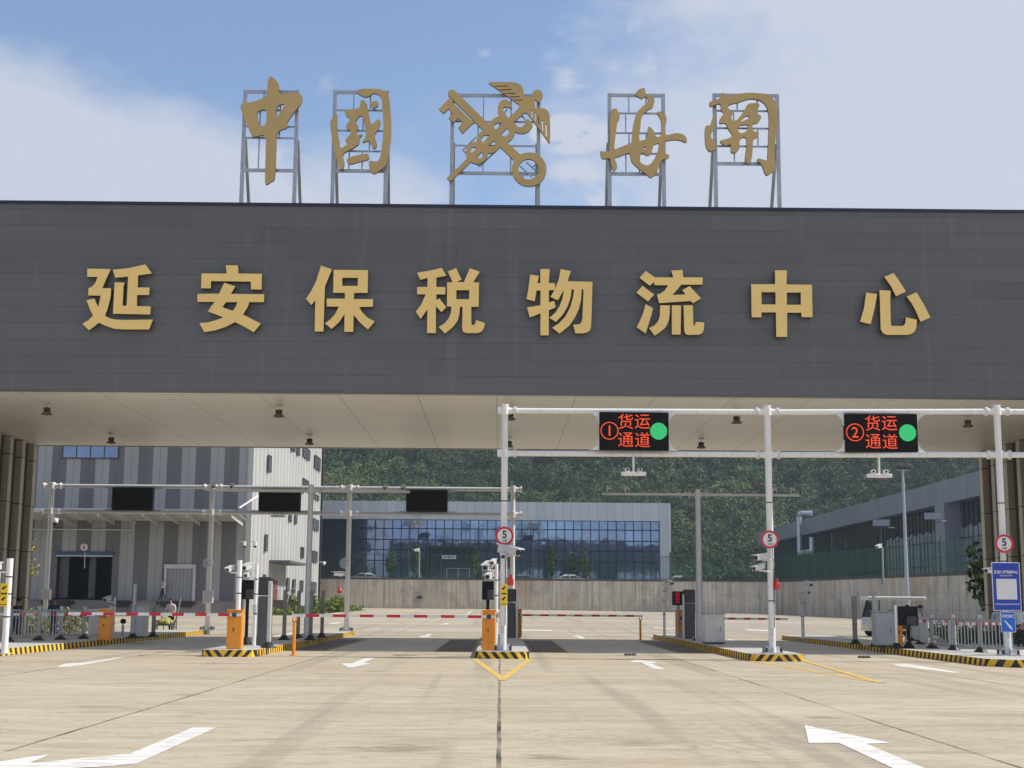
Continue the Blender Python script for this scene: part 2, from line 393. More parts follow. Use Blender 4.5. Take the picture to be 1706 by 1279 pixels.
def retaining():
    m, t, b = newmat('board_marked_concrete'); k = NT(m)
    p, x, y, z = k.pos()
    u = k.math('ADD', x, y)
    n = k.noise((3.2, 3.2, .10), 5, .7)
    col = k.ramp(n, [(.32, (.34, .31, .255)), (.5, (.58, .54, .465)), (.66, (.74, .69, .60))])
    rust = k.ramp(k.noise((.2, .2, .05), 4, .6, loc=(7, 1, 2)), [(.5, 0.0), (.66, .6)])
    col = k.mix(rust, col, (.47, .34, .20))
    col = k.mix(k.math('MULTIPLY', k.line(u, 1.22, .05), .5), col, (.1, .09, .08))
    col = k.mix(k.math('MULTIPLY', k.line(z, 1.5, .05, .3), .25), col, (.11, .1, .09))
    low = k.ramp(k.noise((.7, .7, .5), 4, .6), [(.5, 0.0), (.7, .45)])
    col = k.mix(low, col, (.15, .135, .12))
    k.link(col, b.inputs['Base Color']); b.inputs['Roughness'].default_value = .9
    return m
retain_mat = retaining()
def seam_metal(name, c1, c2, axis='x', period=1.17, w=.05, dark=(.2, .21, .23), rough=.42, metal=.35, amt=.7):
    m, t, b = newmat(name); k = NT(m)
    p, x, y, z = k.pos()
    u = x if axis == 'x' else y
    wr = k.new('ShaderNodeTexWhiteNoise'); wr.noise_dimensions = '1D'; k.link(k.math('FLOOR', k.math('DIVIDE', u, period)), wr.inputs['W'])
    col = k.mix(wr.outputs[0], c1, c2)
    col = k.mix(k.math('MULTIPLY', k.line(u, period, w), amt), col, dark)
    k.link(col, b.inputs['Base Color']); b.inputs['Roughness'].default_value = rough; b.inputs['Metallic'].default_value = metal
    return m
parapet_mat = seam_metal('silver_parapet_panels', (.50, .53, .56), (.58, .60, .62))
shed_mat = seam_metal('blue_grey_parapet_panels', (.22, .24, .28), (.27, .29, .33), 'y', 2.0, .09, (.1, .11, .13), .5, .2)
asphalt = mat('dark_muddy_plates', (.095, .068, .045), .7, var=.55, scale=1.1, bump=.3)
lanepad = mat('smooth_grey_slab', (.50, .475, .41), .75, var=.2, scale=.8, bump=.2)
def worn(name, c, wearc, amt):
    m, t, b = newmat(name); k = NT(m)
    col = k.ramp(k.noise(2.5, 4, .6), [(.3, tuple(q*.86 for q in c)), (.7, c)])
    w1 = k.ramp(k.noise((1.6, 5.5, 1), 6, .75, loc=(3, 3, 0)), [(.49, 0.0), (.60, amt)])
    w2 = k.ramp(k.noise((2.2, .09, 1), 4, .6, loc=(7, 1, 0)), [(.55, 0.0), (.7, amt*.55)])
    w3 = k.ramp(k.noise(16, 4, .7), [(.58, 0.0), (.66, amt)])
    col = k.mix(k.math('MAXIMUM', w3, k.math('MAXIMUM', w1, w2)), col, wearc)
    k.link(col, b.inputs['Base Color']); b.inputs['Roughness'].default_value = .75
    return m
mark_white = worn('worn_white_road_paint', (.80, .79, .76), (.47, .39, .28), .7)
mark_yellow = worn('worn_yellow_road_paint', (.76, .48, .08), (.46, .38, .25), .8)
grass_mat = mat('dry_grass_soil', (.10, .11, .045), .9, var=.4, scale=1.5)
terrace_mat = mat('terrace_paving', (.32, .31, .29), .85, var=.15, scale=.6)
pave_mat = mat('grey_paving', (.40, .385, .35), .85, var=.12, scale=1.0)
leaf_wood, _t, _b = newmat('woodland_leaves'); _k = NT(leaf_wood)
_a = _k.new('ShaderNodeAttribute'); _a.attribute_name = 'tint'
_k.link(_k.mix(.2, _k.ramp(_a.outputs['Fac'], [(0, (.022, .055, .03)), (.5, (.072, .122, .05)), (1, (.17, .215, .075))]), _k.ramp(_k.noise(.5, 3, .6), [(.3, (.03, .06, .025)), (.7, (.12, .165, .06))])), _b.inputs['Base Color'])
_b.inputs['Roughness'].default_value = .7; _b.inputs['Specular IOR Level'].default_value = .15
hill_mat = mat('hill_soil', (.02, .034, .015), .95, var=.4, scale=.2)

# ------------------------------------------------------------------ mesh builder
class MB:
    def __init__(s): s.v = []; s.f = []; s.mi = []; s.sm = []
    def add(s, vs, fs, mi=0, smooth=False):
        o = len(s.v); s.v += [tuple(v) for v in vs]
        for f in fs: s.f.append([i+o for i in f]); s.mi.append(mi); s.sm.append(smooth)
        return s
    def box(s, c, d, mi=0, rz=0.0, bev=0.0):
        x, y, z = [q/2 for q in d]; cs, sn = math.cos(rz), math.sin(rz); c = Vector(c)
        def T(a, b_, e): return (c.x+a*cs-b_*sn, c.y+a*sn+b_*cs, c.z+e)
        if bev <= 0:
            vs = [T(i*x, j*y, k*z) for k in (-1, 1) for j in (-1, 1) for i in (-1, 1)]
            return s.add(vs, [(0, 2, 3, 1), (4, 5, 7, 6), (0, 1, 5, 4), (2, 6, 7, 3), (0, 4, 6, 2), (1, 3, 7, 5)], mi)
        b = min(bev, x*.49, y*.49, z*.49)      # chamfered vertical and horizontal edges
        ring = [(x-b, -y), (x, -y+b), (x, y-b), (x-b, y), (-x+b, y), (-x, y-b), (-x, -y+b), (-x+b, -y)]
        inn = [(q[0]-math.copysign(b, q[0]), q[1]-math.copysign(b, q[1])) for q in ring]
        vs = [T(*q, -z) for q in inn]+[T(*q, -z+b) for q in ring]+[T(*q, z-b) for q in ring]+[T(*q, z) for q in inn]
        fs = [tuple(reversed(range(8)))]+[(r*8+i, r*8+(i+1) % 8, r*8+8+(i+1) % 8, r*8+8+i) for r in range(3) for i in range(8)]+[tuple(range(24, 32))]
        return s.add(vs, fs, mi)
    def cyl(s, p0, p1, r0, r1=None, n=12, mi=0, caps=True):
        p0, p1 = Vector(p0), Vector(p1); r1 = r0 if r1 is None else r1
        d = (p1-p0).normalized(); a = d.orthogonal().normalized(); b = d.cross(a)
        vs = []
        for p, r in ((p0, r0), (p1, r1)):
            for i in range(n):
                t = 2*math.pi*i/n; vs.append(p+a*(r*math.cos(t))+b*(r*math.sin(t)))
        s.add(vs, [(i, (i+1) % n, n+(i+1) % n, n+i) for i in range(n)], mi, True)
        if caps: s.add(vs, [tuple(reversed(range(n))), tuple(range(n, 2*n))], mi)
        return s
    def bar(s, p0, p1, w, h=None, mi=0):       # rectangular bar between two points
        p0, p1 = Vector(p0), Vector(p1); h = w if h is None else h
        d = (p1-p0).normalized(); u = Vector((0, 0, 1)) if abs(d.z) < .95 else Vector((0, 1, 0))
        a = d.cross(u).normalized(); b = a.cross(d)
        vs = [p+a*(i*w/2)+b*(j*h/2) for p in (p0, p1) for (i, j) in ((-1, -1), (1, -1), (1, 1), (-1, 1))]
        return s.add(vs, [(3, 2, 1, 0), (4, 5, 6, 7), (0, 1, 5, 4), (1, 2, 6, 5), (2, 3, 7, 6), (3, 0, 4, 7)], mi)
    def tube(s, pts, r, n=8, mi=0):
        for a, b in zip(pts, pts[1:]): s.cyl(a, b, r, n=n, mi=mi)
        return s
    def lathe(s, c, prof, n=16, mi=0):          # prof: (radius, z)
        c = Vector(c); vs = [c+Vector((r*math.cos(2*math.pi*i/n), r*math.sin(2*math.pi*i/n), z)) for r, z in prof for i in range(n)]
        return s.add(vs, [(k*n+i, k*n+(i+1) % n, (k+1)*n+(i+1) % n, (k+1)*n+i) for k in range(len(prof)-1) for i in range(n)], mi, True)
    def disc(s, c, r, n=24, th=.01, mi=0):      # upright disc facing -Y
        c = Vector(c); return s.cyl(c, c+Vector((0, th, 0)), r, n=n, mi=mi)
    def prism(s, poly, z0, z1, mi=0):           # plan polygon, counter-clockwise
        n = len(poly); vs = [(x, y, z0) for x, y in poly]+[(x, y, z1) for x, y in poly]
        return s.add(vs, [tuple(reversed(range(n))), tuple(range(n, 2*n))]+[(i, (i+1) % n, n+(i+1) % n, n+i) for i in range(n)], mi)
    def build(s, name, mats, parent=None, kind=None):
        me = bpy.data.meshes.new(name)
        off = wloc(parent)
        me.from_pydata([(v[0]-off.x, v[1]-off.y, v[2]-off.z) for v in s.v], [], s.f)
        for m in (mats if isinstance(mats, (list, tuple)) else [mats]): me.materials.append(m)
        me.polygons.foreach_set('material_index', s.mi); me.polygons.foreach_set('use_smooth', s.sm)
        me.update()
        o = bpy.data.objects.new(name, me); C.objects.link(o)
        if parent: o.parent = parent
        if kind: o['kind'] = kind
        return o
def wloc(o):
    v = Vector((0, 0, 0))
    while o is not None: v += o.location; o = o.parent
    return v
def thing(name, label, cat, loc, group=None):
    o = bpy.data.objects.new(name, None); C.objects.link(o); o.location = loc
    o.empty_display_size = .3
    o['label'] = label; o['category'] = cat
    if group: o['group'] = group
    return o
def tag(o, label, cat, group=None, kind=None):
    o['label'] = label; o['category'] = cat
    if group: o['group'] = group
    if kind: o['kind'] = kind
    return o

def smooth_poly(pts, it=2):                      # Chaikin, closed
    for _ in range(it):
        q = []
        for i in range(len(pts)):
            a, b = pts[i], pts[(i+1) % len(pts)]
            q += [(a[0]*.78+b[0]*.22, a[1]*.78+b[1]*.22), (a[0]*.22+b[0]*.78, a[1]*.22+b[1]*.78)]
        pts = q
    return pts
def inside(p, poly):
    x, y = p; r = False; n = len(poly)
    for i in range(n):
        x1, y1 = poly[i]; x2, y2 = poly[(i+1) % n]
        if (y1 > y) != (y2 > y) and x < (x2-x1)*(y-y1)/(y2-y1)+x1: r = not r
    return r
def flat_solid(mb, pos, neg, y0, depth, mi_face=0, mi_side=1):
    """union of outlines in the XZ plane, minus holes, given thickness along Y"""
    vs, es = [], []
    for poly in pos+neg:
        o = len(vs); vs += [Vector(q) for q in poly]
        es += [(o+i, o+(i+1) % len(poly)) for i in range(len(poly))]
    V, E, Fc, *_ = delaunay_2d_cdt(vs, es, [], 0, 1e-5)
    keep = []
    for f in Fc:
        c = sum((V[i] for i in f), Vector((0, 0)))/len(f); c = (c.x, c.y)
        if any(inside(c, q) for q in pos) and not any(inside(c, q) for q in neg): keep.append(f)
    cnt = {}
    for f in keep:
        for i in range(len(f)):
            a, b = f[i], f[(i+1) % len(f)]; cnt.setdefault((min(a, b), max(a, b)), []).append((a, b))
    used = sorted({i for f in keep for i in f}); ix = {u: k for k, u in enumerate(used)}; n = len(used)
    pts = [(V[u].x, y0, V[u].y) for u in used]+[(V[u].x, y0+depth, V[u].y) for u in used]
    fr = []
    for f in keep:
        a, b, c = (V[f[0]], V[f[1]], V[f[2]]); ccw = (b-a).cross(c-a) > 0
        g = [ix[i] for i in f]; fr.append(g if ccw else g[::-1])
    mb.add(pts, fr, mi_face); mb.add(pts, [[i+n for i in g[::-1]] for g in fr], mi_side)
    mb.add(pts, [[ix[e[0][0]], ix[e[0][0]]+n, ix[e[0][1]]+n, ix[e[0][1]]] for e in cnt.values() if len(e) == 1], mi_side)
    return mb

def text(s, size, c, material, name, parent, y=None, bold=0.0, th=.006, width=None):
    """lettering facing -Y, centred on c"""
    cu = bpy.data.curves.new('t', 'FONT'); cu.body = s; cu.size = size; cu.align_x = 'CENTER'; cu.align_y = 'CENTER'
    cu.offset = bold; cu.resolution_u = 3; cu.extrude = th/2
    o = bpy.data.objects.new('t', cu); C.objects.link(o)
    dg = bpy.context.evaluated_depsgraph_get(); me = bpy.data.meshes.new_from_object(o.evaluated_get(dg))
    bpy.data.objects.remove(o); bpy.data.curves.remove(cu)
    n = len(me.vertices); a = np.zeros(n*3); me.vertices.foreach_get('co', a); a = a.reshape(-1, 3)
    if n:
        mid = (a.min(0)+a.max(0))/2; a -= mid
        if width: a[:, 0] *= width/max(1e-6, np.ptp(a[:, 0]))
    off = Vector(c)-wloc(parent)
    b = np.stack([a[:, 0]+off.x, -a[:, 2]+off.y, a[:, 1]+off.z], 1)
    me.vertices.foreach_set('co', b.ravel()); me.name = name; me.materials.clear(); me.materials.append(material); me.update()
    ob = bpy.data.objects.new(name, me); C.objects.link(ob)
    if parent: ob.parent = parent
    return ob
#PART2

# ================================================================== ground
def grid_mesh(xs, ys, zf):
    mb = MB(); nx = len(xs)
    mb.v = [(x, y, zf(x, y)) for y in ys for x in xs]
    for j in range(len(ys)-1):
        for i in range(nx-1):
            a = j*nx+i; mb.f.append([a, a+1, a+nx+1, a+nx]); mb.mi.append(0); mb.sm.append(True)
    return mb
xs = [-1500, -500, -200]+list(range(-120, 121, 6))+[200, 500, 1500]
ys = [-800, -200, -60, -20, 0, 20, 40, 60, 72]+list(range(76, 206, 4))+[240, 600, 2000]
grid_mesh(xs, ys, gz).build('ground', yard_mat, kind='structure')

# slabs under the canopy and the weighing strips beside the islands
def decal(name, pts, z, m, label=None, kind='structure'):
    mb = MB(); n = len(pts)
    V = [(x, y, gz(x, y)+z) for x, y in pts]
    a = sum((V[i][0]*V[(i+1) % n][1]-V[(i+1) % n][0]*V[i][1]) for i in range(n))
    if a < 0: V = V[::-1]
    mb.v = V
    vs, es, f, *_ = delaunay_2d_cdt([Vector(v[:2]) for v in V], [(i, (i+1) % n) for i in range(n)], [], 1, 1e-6)
    mb.v = [(v.x, v.y, gz(v.x, v.y)+z) for v in vs]
    for t in f:
        q = [vs[i] for i in t]
        mb.f.append(list(t) if (q[1]-q[0]).cross(q[2]-q[0]) > 0 else list(t)[::-1]); mb.mi.append(0); mb.sm.append(False)
    return mb.build(name, m, kind=kind)
def rect(x0, y0, x1, y1): return [(x0, y0), (x1, y0), (x1, y1), (x0, y1)]
for x0, x1 in ((-7.0, -.75), (.9, 7.15), (-14.1, -8.7), (8.85, 13.3)):
    decal('lane_slab', rect(x0, 46.2, x1, 61.5), .004, lanepad)
for x0, x1 in ((-2.15, -.85), (.98, 2.25), (-6.95, -5.7), (5.9, 7.1)):
    o = decal('weighing_strip', rect(x0, 46.6, x1, 61), .009, asphalt)
    e = MB()
    xo = x0 if abs(x0) > abs(x1) else x1
    e.box((x0+.04, 53.8, .018), (.08, 14.4, .012)); e.box((x1-.04, 53.8, .018), (.08, 14.4, .012)); e.box(((x0+x1)/2, 46.63, .018), (x1-x0-.16, .06, .012))
    e.build('edge_strip', [mat('faded_yellow_edge', (.32, .23, .05), .7, var=.3)], o)

# painted road marks (traced on the ground they lie on)
def gpx(pts, conv): return [(lambda g: (g.x, g.y))(G(*conv(*q))) for q in pts]
c1 = lambda x, y: (x/3.967, 1000+y/3.967)
c2 = lambda x, y: (430+x/3.967, 1000+y/3.967)
c3 = lambda x, y: (860+x/3.967, 1000+y/3.967)
c4 = lambda x, y: (1276+x/3.967, 1000+y/3.967)
def mark(pts, conv, m=mark_white, name='road_arrow'): return decal(name, gpx(pts, conv), .005, m)
mark([(1275, 842), (1432, 842), (905, 1080), (740, 1097), (0, 1140), (-500, 1150), (-150, 1090), (340, 1016), (195, 1079), (860, 1015)], c1)
mark([(255, 826), (825, 945), (665, 950), (1040, 1107), (1250, 1195), (1010, 1190), (830, 1107), (485, 945), (283, 945)], c4)
mark([(365, 446), (425, 420), (560, 411), (770, 380), (830, 378), (640, 412), (560, 427), (470, 437)], c1)
mark([(548, 418), (620, 417), (710, 381), (775, 381), (700, 410), (745, 418), (630, 443), (590, 443)], c2)
mark([(748, 410), (795, 393), (940, 410), (890, 418), (985, 455), (905, 455), (825, 411)], c3)
mark([(830, 420), (925, 420), (1000, 430), (1290, 478), (1230, 479), (870, 435)], c4)
mark([(1060, 243), (1078, 233), (1100, 233), (1120, 223), (1150, 222), (1132, 234), (1140, 241), (1090, 244)], c2)
mark([(1212, 160), (1232, 152), (1262, 150), (1248, 160)], c2)
mark([(362, 238), (410, 232), (425, 236), (458, 252), (430, 254), (398, 240)], c3)
mark([(460, 153), (550, 143), (545, 150), (500, 156)], c2)
mark([(1385, 265), (1415, 257), (1460, 268), (1430, 272)], c3)
mark([(1508, 192), (1665, 196), (1665, 203), (1530, 199)], c3)
mark([(905, 180), (1050, 186), (1050, 190), (915, 185)], c3)
mark([(18, 193), (240, 197), (240, 203), (18, 199)], c3)
mark([(95, 236), (235, 213), (235, 220), (110, 241)], c2)
mark([(1375, 93), (1408, 70), (1414, 71), (1385, 94)], c2, name='road_line')
mark([(480, 90), (590, 68), (595, 72), (520, 88)], c2, name='road_line')
def gline(a, b, w, m, z=.005):
    a, b = Vector(a), Vector(b); d = (b-a).normalized(); n = Vector((-d.y, d.x))*w/2
    decal('road_line', [tuple(a+n), tuple(b+n), tuple(b-n), tuple(a-n)], z, m)
for xc in (.07, 8.0):
    gline((xc-.8, 40.7), (xc+.03, 29.6), .16, mark_yellow); gline((xc+.8, 40.7), (xc-.03, 29.6), .16, mark_yellow, .009)
    gline((xc-.45, 37.5), (xc+.45, 37.5), .1, mark_yellow, .012); gline((xc-.25, 34), (xc+.25, 34), .1, mark_yellow, .012)

# ================================================================== kerbed islands
KH = .2
def island(label, poly, m):
    mb = MB(); mb.prism(poly, -.3, KH, 0)
    return tag(mb.build('kerbed_island', [m]), label, 'traffic island', 'kerbed islands between the lanes')
def rounded(x0, x1, y0, y1, r=.35):
    return [(x0+r, y0), (x1-r, y0), (x1-r*.3, y0+r*.3), (x1, y0+r), (x1, y1-r), (x1-r, y1), (x0+r, y1), (x0, y1-r), (x0, y0+r), (x0+r*.3, y0+r*.3)]
island('long narrow island with striped kerb, left of the centre lane', rounded(-8.68, -7.08, 40.9, 70), stripes_mat('kerb_stripes_chevron', -8.0, 'chev'))
island('centre island with black and yellow kerb holding the orange barrier cabinet and yellow warning plate', rounded(-.70, .86, 40.9, 66), stripes_mat('kerb_stripes_slanted', 30, 'chev'))
island('kerbed island right of centre with stainless cabinet and dark kiosk', rounded(7.2, 8.8, 40.4, 66.5), stripes_mat('kerb_stripes_peaked', 8.0, 'peak'))
island('wide left island with long striped kerb beside the grey railing', [(-21, 38), (-14.6, 38.5), (-14.22, 39), (-14.2, 68), (-14.5, 68.4), (-17.5, 68.4), (-17.5, 57), (-21, 57)], stripes_mat('kerb_stripes_left', 40, 'chev'))
island('wide right island with long dark striped kerb holding the blue notice sign', [(13.75, 37.4), (20, 37.4), (20, 55), (15.4, 55), (15.4, 66), (13.5, 66.3), (13.2, 65.9), (13.2, 38.2)], stripes_mat('kerb_stripes_right', -40, 'peak'))

# ================================================================== gate canopy
YF, YR = 46.6, 63.6
zsf = P(853, 657, YF).z; ztop = P(853, 346.5, YF).z
can = thing('gate_canopy', 'long flat gate canopy clad in grey boards with pale soffit, spanning all the lanes', 'canopy', (0, YF, 0))
b = MB(); b.box((0, YF+.15, (zsf+ztop)/2), (74, .3, ztop-zsf)); b.build('fascia', fascia_mat, can)
b = MB(); b.box((0, (YF+.3+YR)/2, zsf+.1), (74, YR-YF-.3, .16)); b.build('soffit', soffit_mat, can)
b = MB(); b.box((0, YR+.15, (zsf+ztop)/2), (74, .3, ztop-zsf)); b.build('rear_fascia', fascia_mat, can)
b = MB(); b.box((0, (YF+YR)/2, ztop-.9), (74, YR-YF-.6, .2)); b.build('roof_deck', mat('roof_membrane', (.3, .3, .3), .8), can)
b = MB(); b.box((0, YF+.13, ztop+.045), (74.1, .42, .09)); b.build('parapet_cap', mat('navy_cap_flashing', (.02, .025, .06), .35, .3, .05), can)
for sx, X in ((-1, -21.35), (1, 22.05)):
    b = MB(); b.box((X+sx*2.13, 56.4, zsf/2), (3.9, 13.6, zsf-.02)); b.build('support_core', mat('dark_glazed_core', (.022, .022, .026), .35, var=.2), can)
    for k in range(9):
        y = 63.15-1.55*k
        b = MB(); b.box((X+sx*.14, y, zsf/2), (.5, .40, zsf-.04)); b.build('fin', fin_mat, can)

# pendant lamps under the soffit
for i, (px, py, side) in enumerate(((79, 671, 'far left front'), (186, 722, 'far left rear'), (465, 675, 'left of centre front'), (516, 724, 'left of centre rear'),
        (850, 680, 'behind the centre gantry pole, front'), (848, 728, 'behind the centre gantry pole, rear'), (1227, 686, 'front, between the two lit boards'), (1168, 730, 'rear, right of lit board 1'), (1612, 692, 'right end, by the third gantry pole'), (1520, 735, 'rear, behind lit board 2'))):
    q = PZ(px, py, zsf)
    if not (YF+.6 < q.y < YR-.4): q.y = min(max(q.y, YF+.6), YR-.5)
    t = thing('pendant_lamp', 'brown bell-shaped lamp hanging from the canopy soffit, '+side, 'lamp', (q.x, q.y, zsf), 'bell lamps under the canopy')
    b = MB(); b.cyl((q.x, q.y, zsf+.02), (q.x, q.y, zsf-.05), .12, n=12); b.cyl((q.x, q.y, zsf-.05), (q.x, q.y, zsf-.17), .016, n=6); b.build('mount', steel, t)
    b = MB(); b.lathe((q.x, q.y, zsf-.17), [(.0, .0), (.11, 0), (.125, -.03), (.125, -.11), (.10, -.13), (.0, -.13)], 14); b.build('housing', mat('dark_brown_metal', (.035, .026, .02), .5, var=.2), t)
    b = MB(); b.lathe((q.x, q.y, zsf-.295), [(.09, .0), (.14, -.045), (.195, -.10), (.20, -.13), (.165, -.13), (.11, -.04)], 16); b.build('lamp_shade', mat('bronze_shade', (.16, .125, .085), .4, .4, .1), t)

# ------------------------------------------------------------------ gold characters on the fascia
SC = 1705/160
GL = {
'延': ((130, 436), [[(165,120),(577,128),(432,465),(588,468),(580,600),(560,700),(520,850),(480,955),(560,1000),(650,1022),(800,1030),(1330,1025),(1262,1200),(800,1200),(650,1190),(500,1140),(370,1080),(300,1135),(195,1215),(78,1100),(190,1030),(265,955),(210,840),(150,680),(292,650),(330,745),(358,800),(385,700),(400,600),(182,595),(185,468),(240,445),(300,385),(350,268),(162,265)],
  [(618,140),(900,110),(1195,45),(1312,208),(1065,238),(1060,455),(1268,455),(1260,588),(1048,588),(1045,785),(1288,790),(1280,935),(620,920),(650,362),(828,370),(808,430),(792,778),(862,778),(890,262),(660,282)]], []),
'安': ((310, 436), [[(705,62),(918,62),(930,208),(1345,212),(1338,492),(1155,488),(1148,350),(442,342),(440,470),(265,468),(275,205),(722,208)],
  [(678,370),(878,432),(795,568),(1385,575),(1382,715),(1122,715),(1095,800),(1010,935),(1130,995),(1330,1098),(1200,1250),(1050,1160),(872,1068),(700,1155),(520,1215),(325,1248),(235,1088),(380,1075),(500,1045),(660,985),(520,930),(388,880),(440,800),(505,712),(200,710),(203,568),(585,565)]],
  [[(710,715),(912,715),(885,790),(828,870),(645,805)]]),
'保': ((500, 438), [[(370,45),(565,108),(440,420),(415,1215),(258,1215),(270,660),(200,745),(102,632),(200,490),(280,330)],
  [(595,120),(1205,125),(1198,530),(958,530),(955,638),(1295,640),(1292,775),(1048,778),(1100,870),(1190,965),(1325,1035),(1208,1178),(1130,1120),(1040,1030),(952,920),(942,1222),(785,1220),(788,905),(700,1040),(560,1170),(440,1070),(540,995),(620,905),(690,775),(470,770),(472,632),(795,632),(795,530),(588,528)]],
  [[(748,262),(1028,262),(1022,405),(748,405)]]),
'税': ((680, 440), [[(158,150),(400,110),(595,62),(680,205),(500,238),(500,402),(662,405),(658,535),(500,535),(500,640),(552,605),(678,762),(592,850),(492,745),(492,1222),(335,1222),(342,800),(222,970),(135,840),(230,720),(310,535),(158,532),(160,402),(342,402),(345,245),(215,275)],
  [(705,130),(850,65),(948,270),(870,312),(988,318),(1095,70),(1270,132),(1155,320),(1258,325),(1250,755),(1120,755),(1122,1060),(1140,1082),(1175,1075),(1195,1040),(1205,990),(1365,1045),(1345,1130),(1310,1190),(1240,1222),(1030,1222),(975,1195),(958,1140),(965,755),(920,755),(910,880),(880,1000),(800,1110),(655,1230),(540,1115),(650,1045),(720,960),(760,860),(768,750),(688,750),(692,320),(790,318)]],
  [[(855,460),(1085,460),(1082,620),(855,620)]]),
'物': ((860, 442), [[(248,160),(405,185),(378,312),(428,312),(430,65),(580,62),(595,75),(578,310),(690,312),(690,438),(580,440),(580,655),(678,630),(698,745),(580,795),(578,1240),(430,1240),(432,850),(242,925),(192,745),(430,705),(432,445),(362,445),(328,635),(182,598),(215,420)],
  [(790,62),(972,100),(912,280),(1355,290),(1345,640),(1330,1080),(1310,1150),(1270,1185),(1190,1205),(1050,1205),(1012,1050),(1120,1045),(1160,1005),(1175,940),(1195,425),(1165,425),(1150,620),(1110,780),(1040,930),(940,1070),(770,1210),(640,1105),(760,1025),(870,910),(960,740),(1010,560),(1025,425),(985,425),(965,580),(910,730),(830,870),(705,1005),(590,930),(690,845),(770,720),(820,590),(850,425),(740,622),(608,560),(690,420),(760,230)]], []),
'流': ((1040, 444), [[(380,75),(545,190),(870,190),(835,70),(1035,55),(1048,190),(1392,190),(1390,318),(1015,320),(855,505),(1085,492),(1030,415),(1160,345),(1365,562),(1220,650),(1180,610),(620,648),(580,492),(640,478),(720,420),(780,330),(535,328),(530,270),(455,340),(272,200)],
  [(325,340),(530,495),(422,620),(215,460)], [(378,665),(512,738),(470,900),(380,1185),(220,1075),(280,960),(340,810)],
  [(640,685),(812,688),(805,860),(785,980),(730,1080),(650,1150),(540,1225),(440,1090),(540,1040),(600,970),(630,880)],
  [(845,685),(1010,688),(1000,1205),(845,1205)],
  [(1052,685),(1218,685),(1228,1020),(1242,1050),(1258,1030),(1270,980),(1420,992),(1415,1110),(1390,1175),(1330,1208),(1130,1212),(1085,1190),(1065,1130)]], []),
'中': ((1230, 446), [[(650,42),(850,42),(865,60),(855,295),(1308,298),(1318,875),(1125,875),(1118,795),(868,795),(868,1225),(675,1225),(668,790),(415,790),(410,878),(238,878),(228,290),(655,288)]],
  [[(412,432),(660,432),(662,648),(415,648)], [(862,438),(1110,438),(1110,655),(862,655)]]),
'心': ((1420, 446), [[(245,440),(440,465),(400,700),(325,1000),(138,955),(210,700)],
  [(480,395),(680,405),(672,600),(685,1010),(700,1030),(890,1032),(925,1010),(945,960),(950,875),(1148,920),(1135,1060),(1115,1120),(1060,1170),(980,1190),(620,1190),(545,1160),(505,1090),(490,600)],
  [(565,160),(735,92),(840,240),(952,420),(775,505),(690,330)], [(965,510),(1140,432),(1260,630),(1388,880),(1210,958),(1110,730),(1040,610)]], []),
}
WHERE = {'延': 'first from the left', '安': 'second from the left', '保': 'third from the left', '税': 'fourth from the left, left of the centre line',
         '物': 'fifth from the left, right of the centre line', '流': 'sixth from the left, with three drop strokes', '中': 'seventh, a box split by an upright', '心': 'last on the right, four loose strokes'}
def px2xz(q, Y):
    p = P(q[0], q[1], Y); return (p.x, p.z)
LY = YF-.26
for ch, (org, pos, neg) in GL.items():
    cv = lambda poly: [px2xz((org[0]+x/SC, org[1]+y/SC), LY) for x, y in poly]
    mb = flat_solid(MB(), [cv(q) for q in pos], [cv(q) for q in neg], LY, .20)
    xm = sum(v[0] for v in mb.v)/len(mb.v); zm = min(v[2] for v in mb.v)
    o = mb.build('sign_character', [gold, gold_side])
    o.location = (0, 0, 0)
    tag(o, 'gold block character '+ch+' on the grey fascia, '+WHERE[ch], 'sign character', 'gold characters on the fascia')

# ------------------------------------------------------------------ gold signs standing on the roof
RY = YF+.45
def circ(c, rx, ry=None, n=28): ry = ry or rx; return [(c[0]+rx*math.cos(2*math.pi*i/n), c[1]+ry*math.sin(2*math.pi*i/n)) for i in range(n)]
def crop(ox, oy, s): return lambda pts: [(ox+x/s, oy+y/s) for x, y in pts]
A1 = crop(340, 110, 6.089); A2 = crop(500, 130, 8.525); A3 = crop(980, 140, 8.525); A4 = crop(1140, 140, 8.525)
ca = crop(720, 120, 14.21); cb = crop(800, 120, 14.21); cc = crop(730, 210, 8.525)
TOP = {}
TOP['zhong'] = ([A1([(665,92),(720,130),(762,185),(755,285),(880,272),(975,275),(1000,310),(985,380),(940,430),(885,500),(838,575),(848,605),(835,630),(735,658),(730,860),(718,1155),(685,1165),(632,1205),(615,1190),(622,950),(628,685),(510,718),(482,712),(430,580),(375,450),(365,400),(390,378),(520,355),(640,305),(640,180)])],
   [A1([(525,460),(632,428),(632,570),(610,602),(560,605)]), A1([(735,405),(800,378),(820,390),(780,455),(732,530)])], 2)
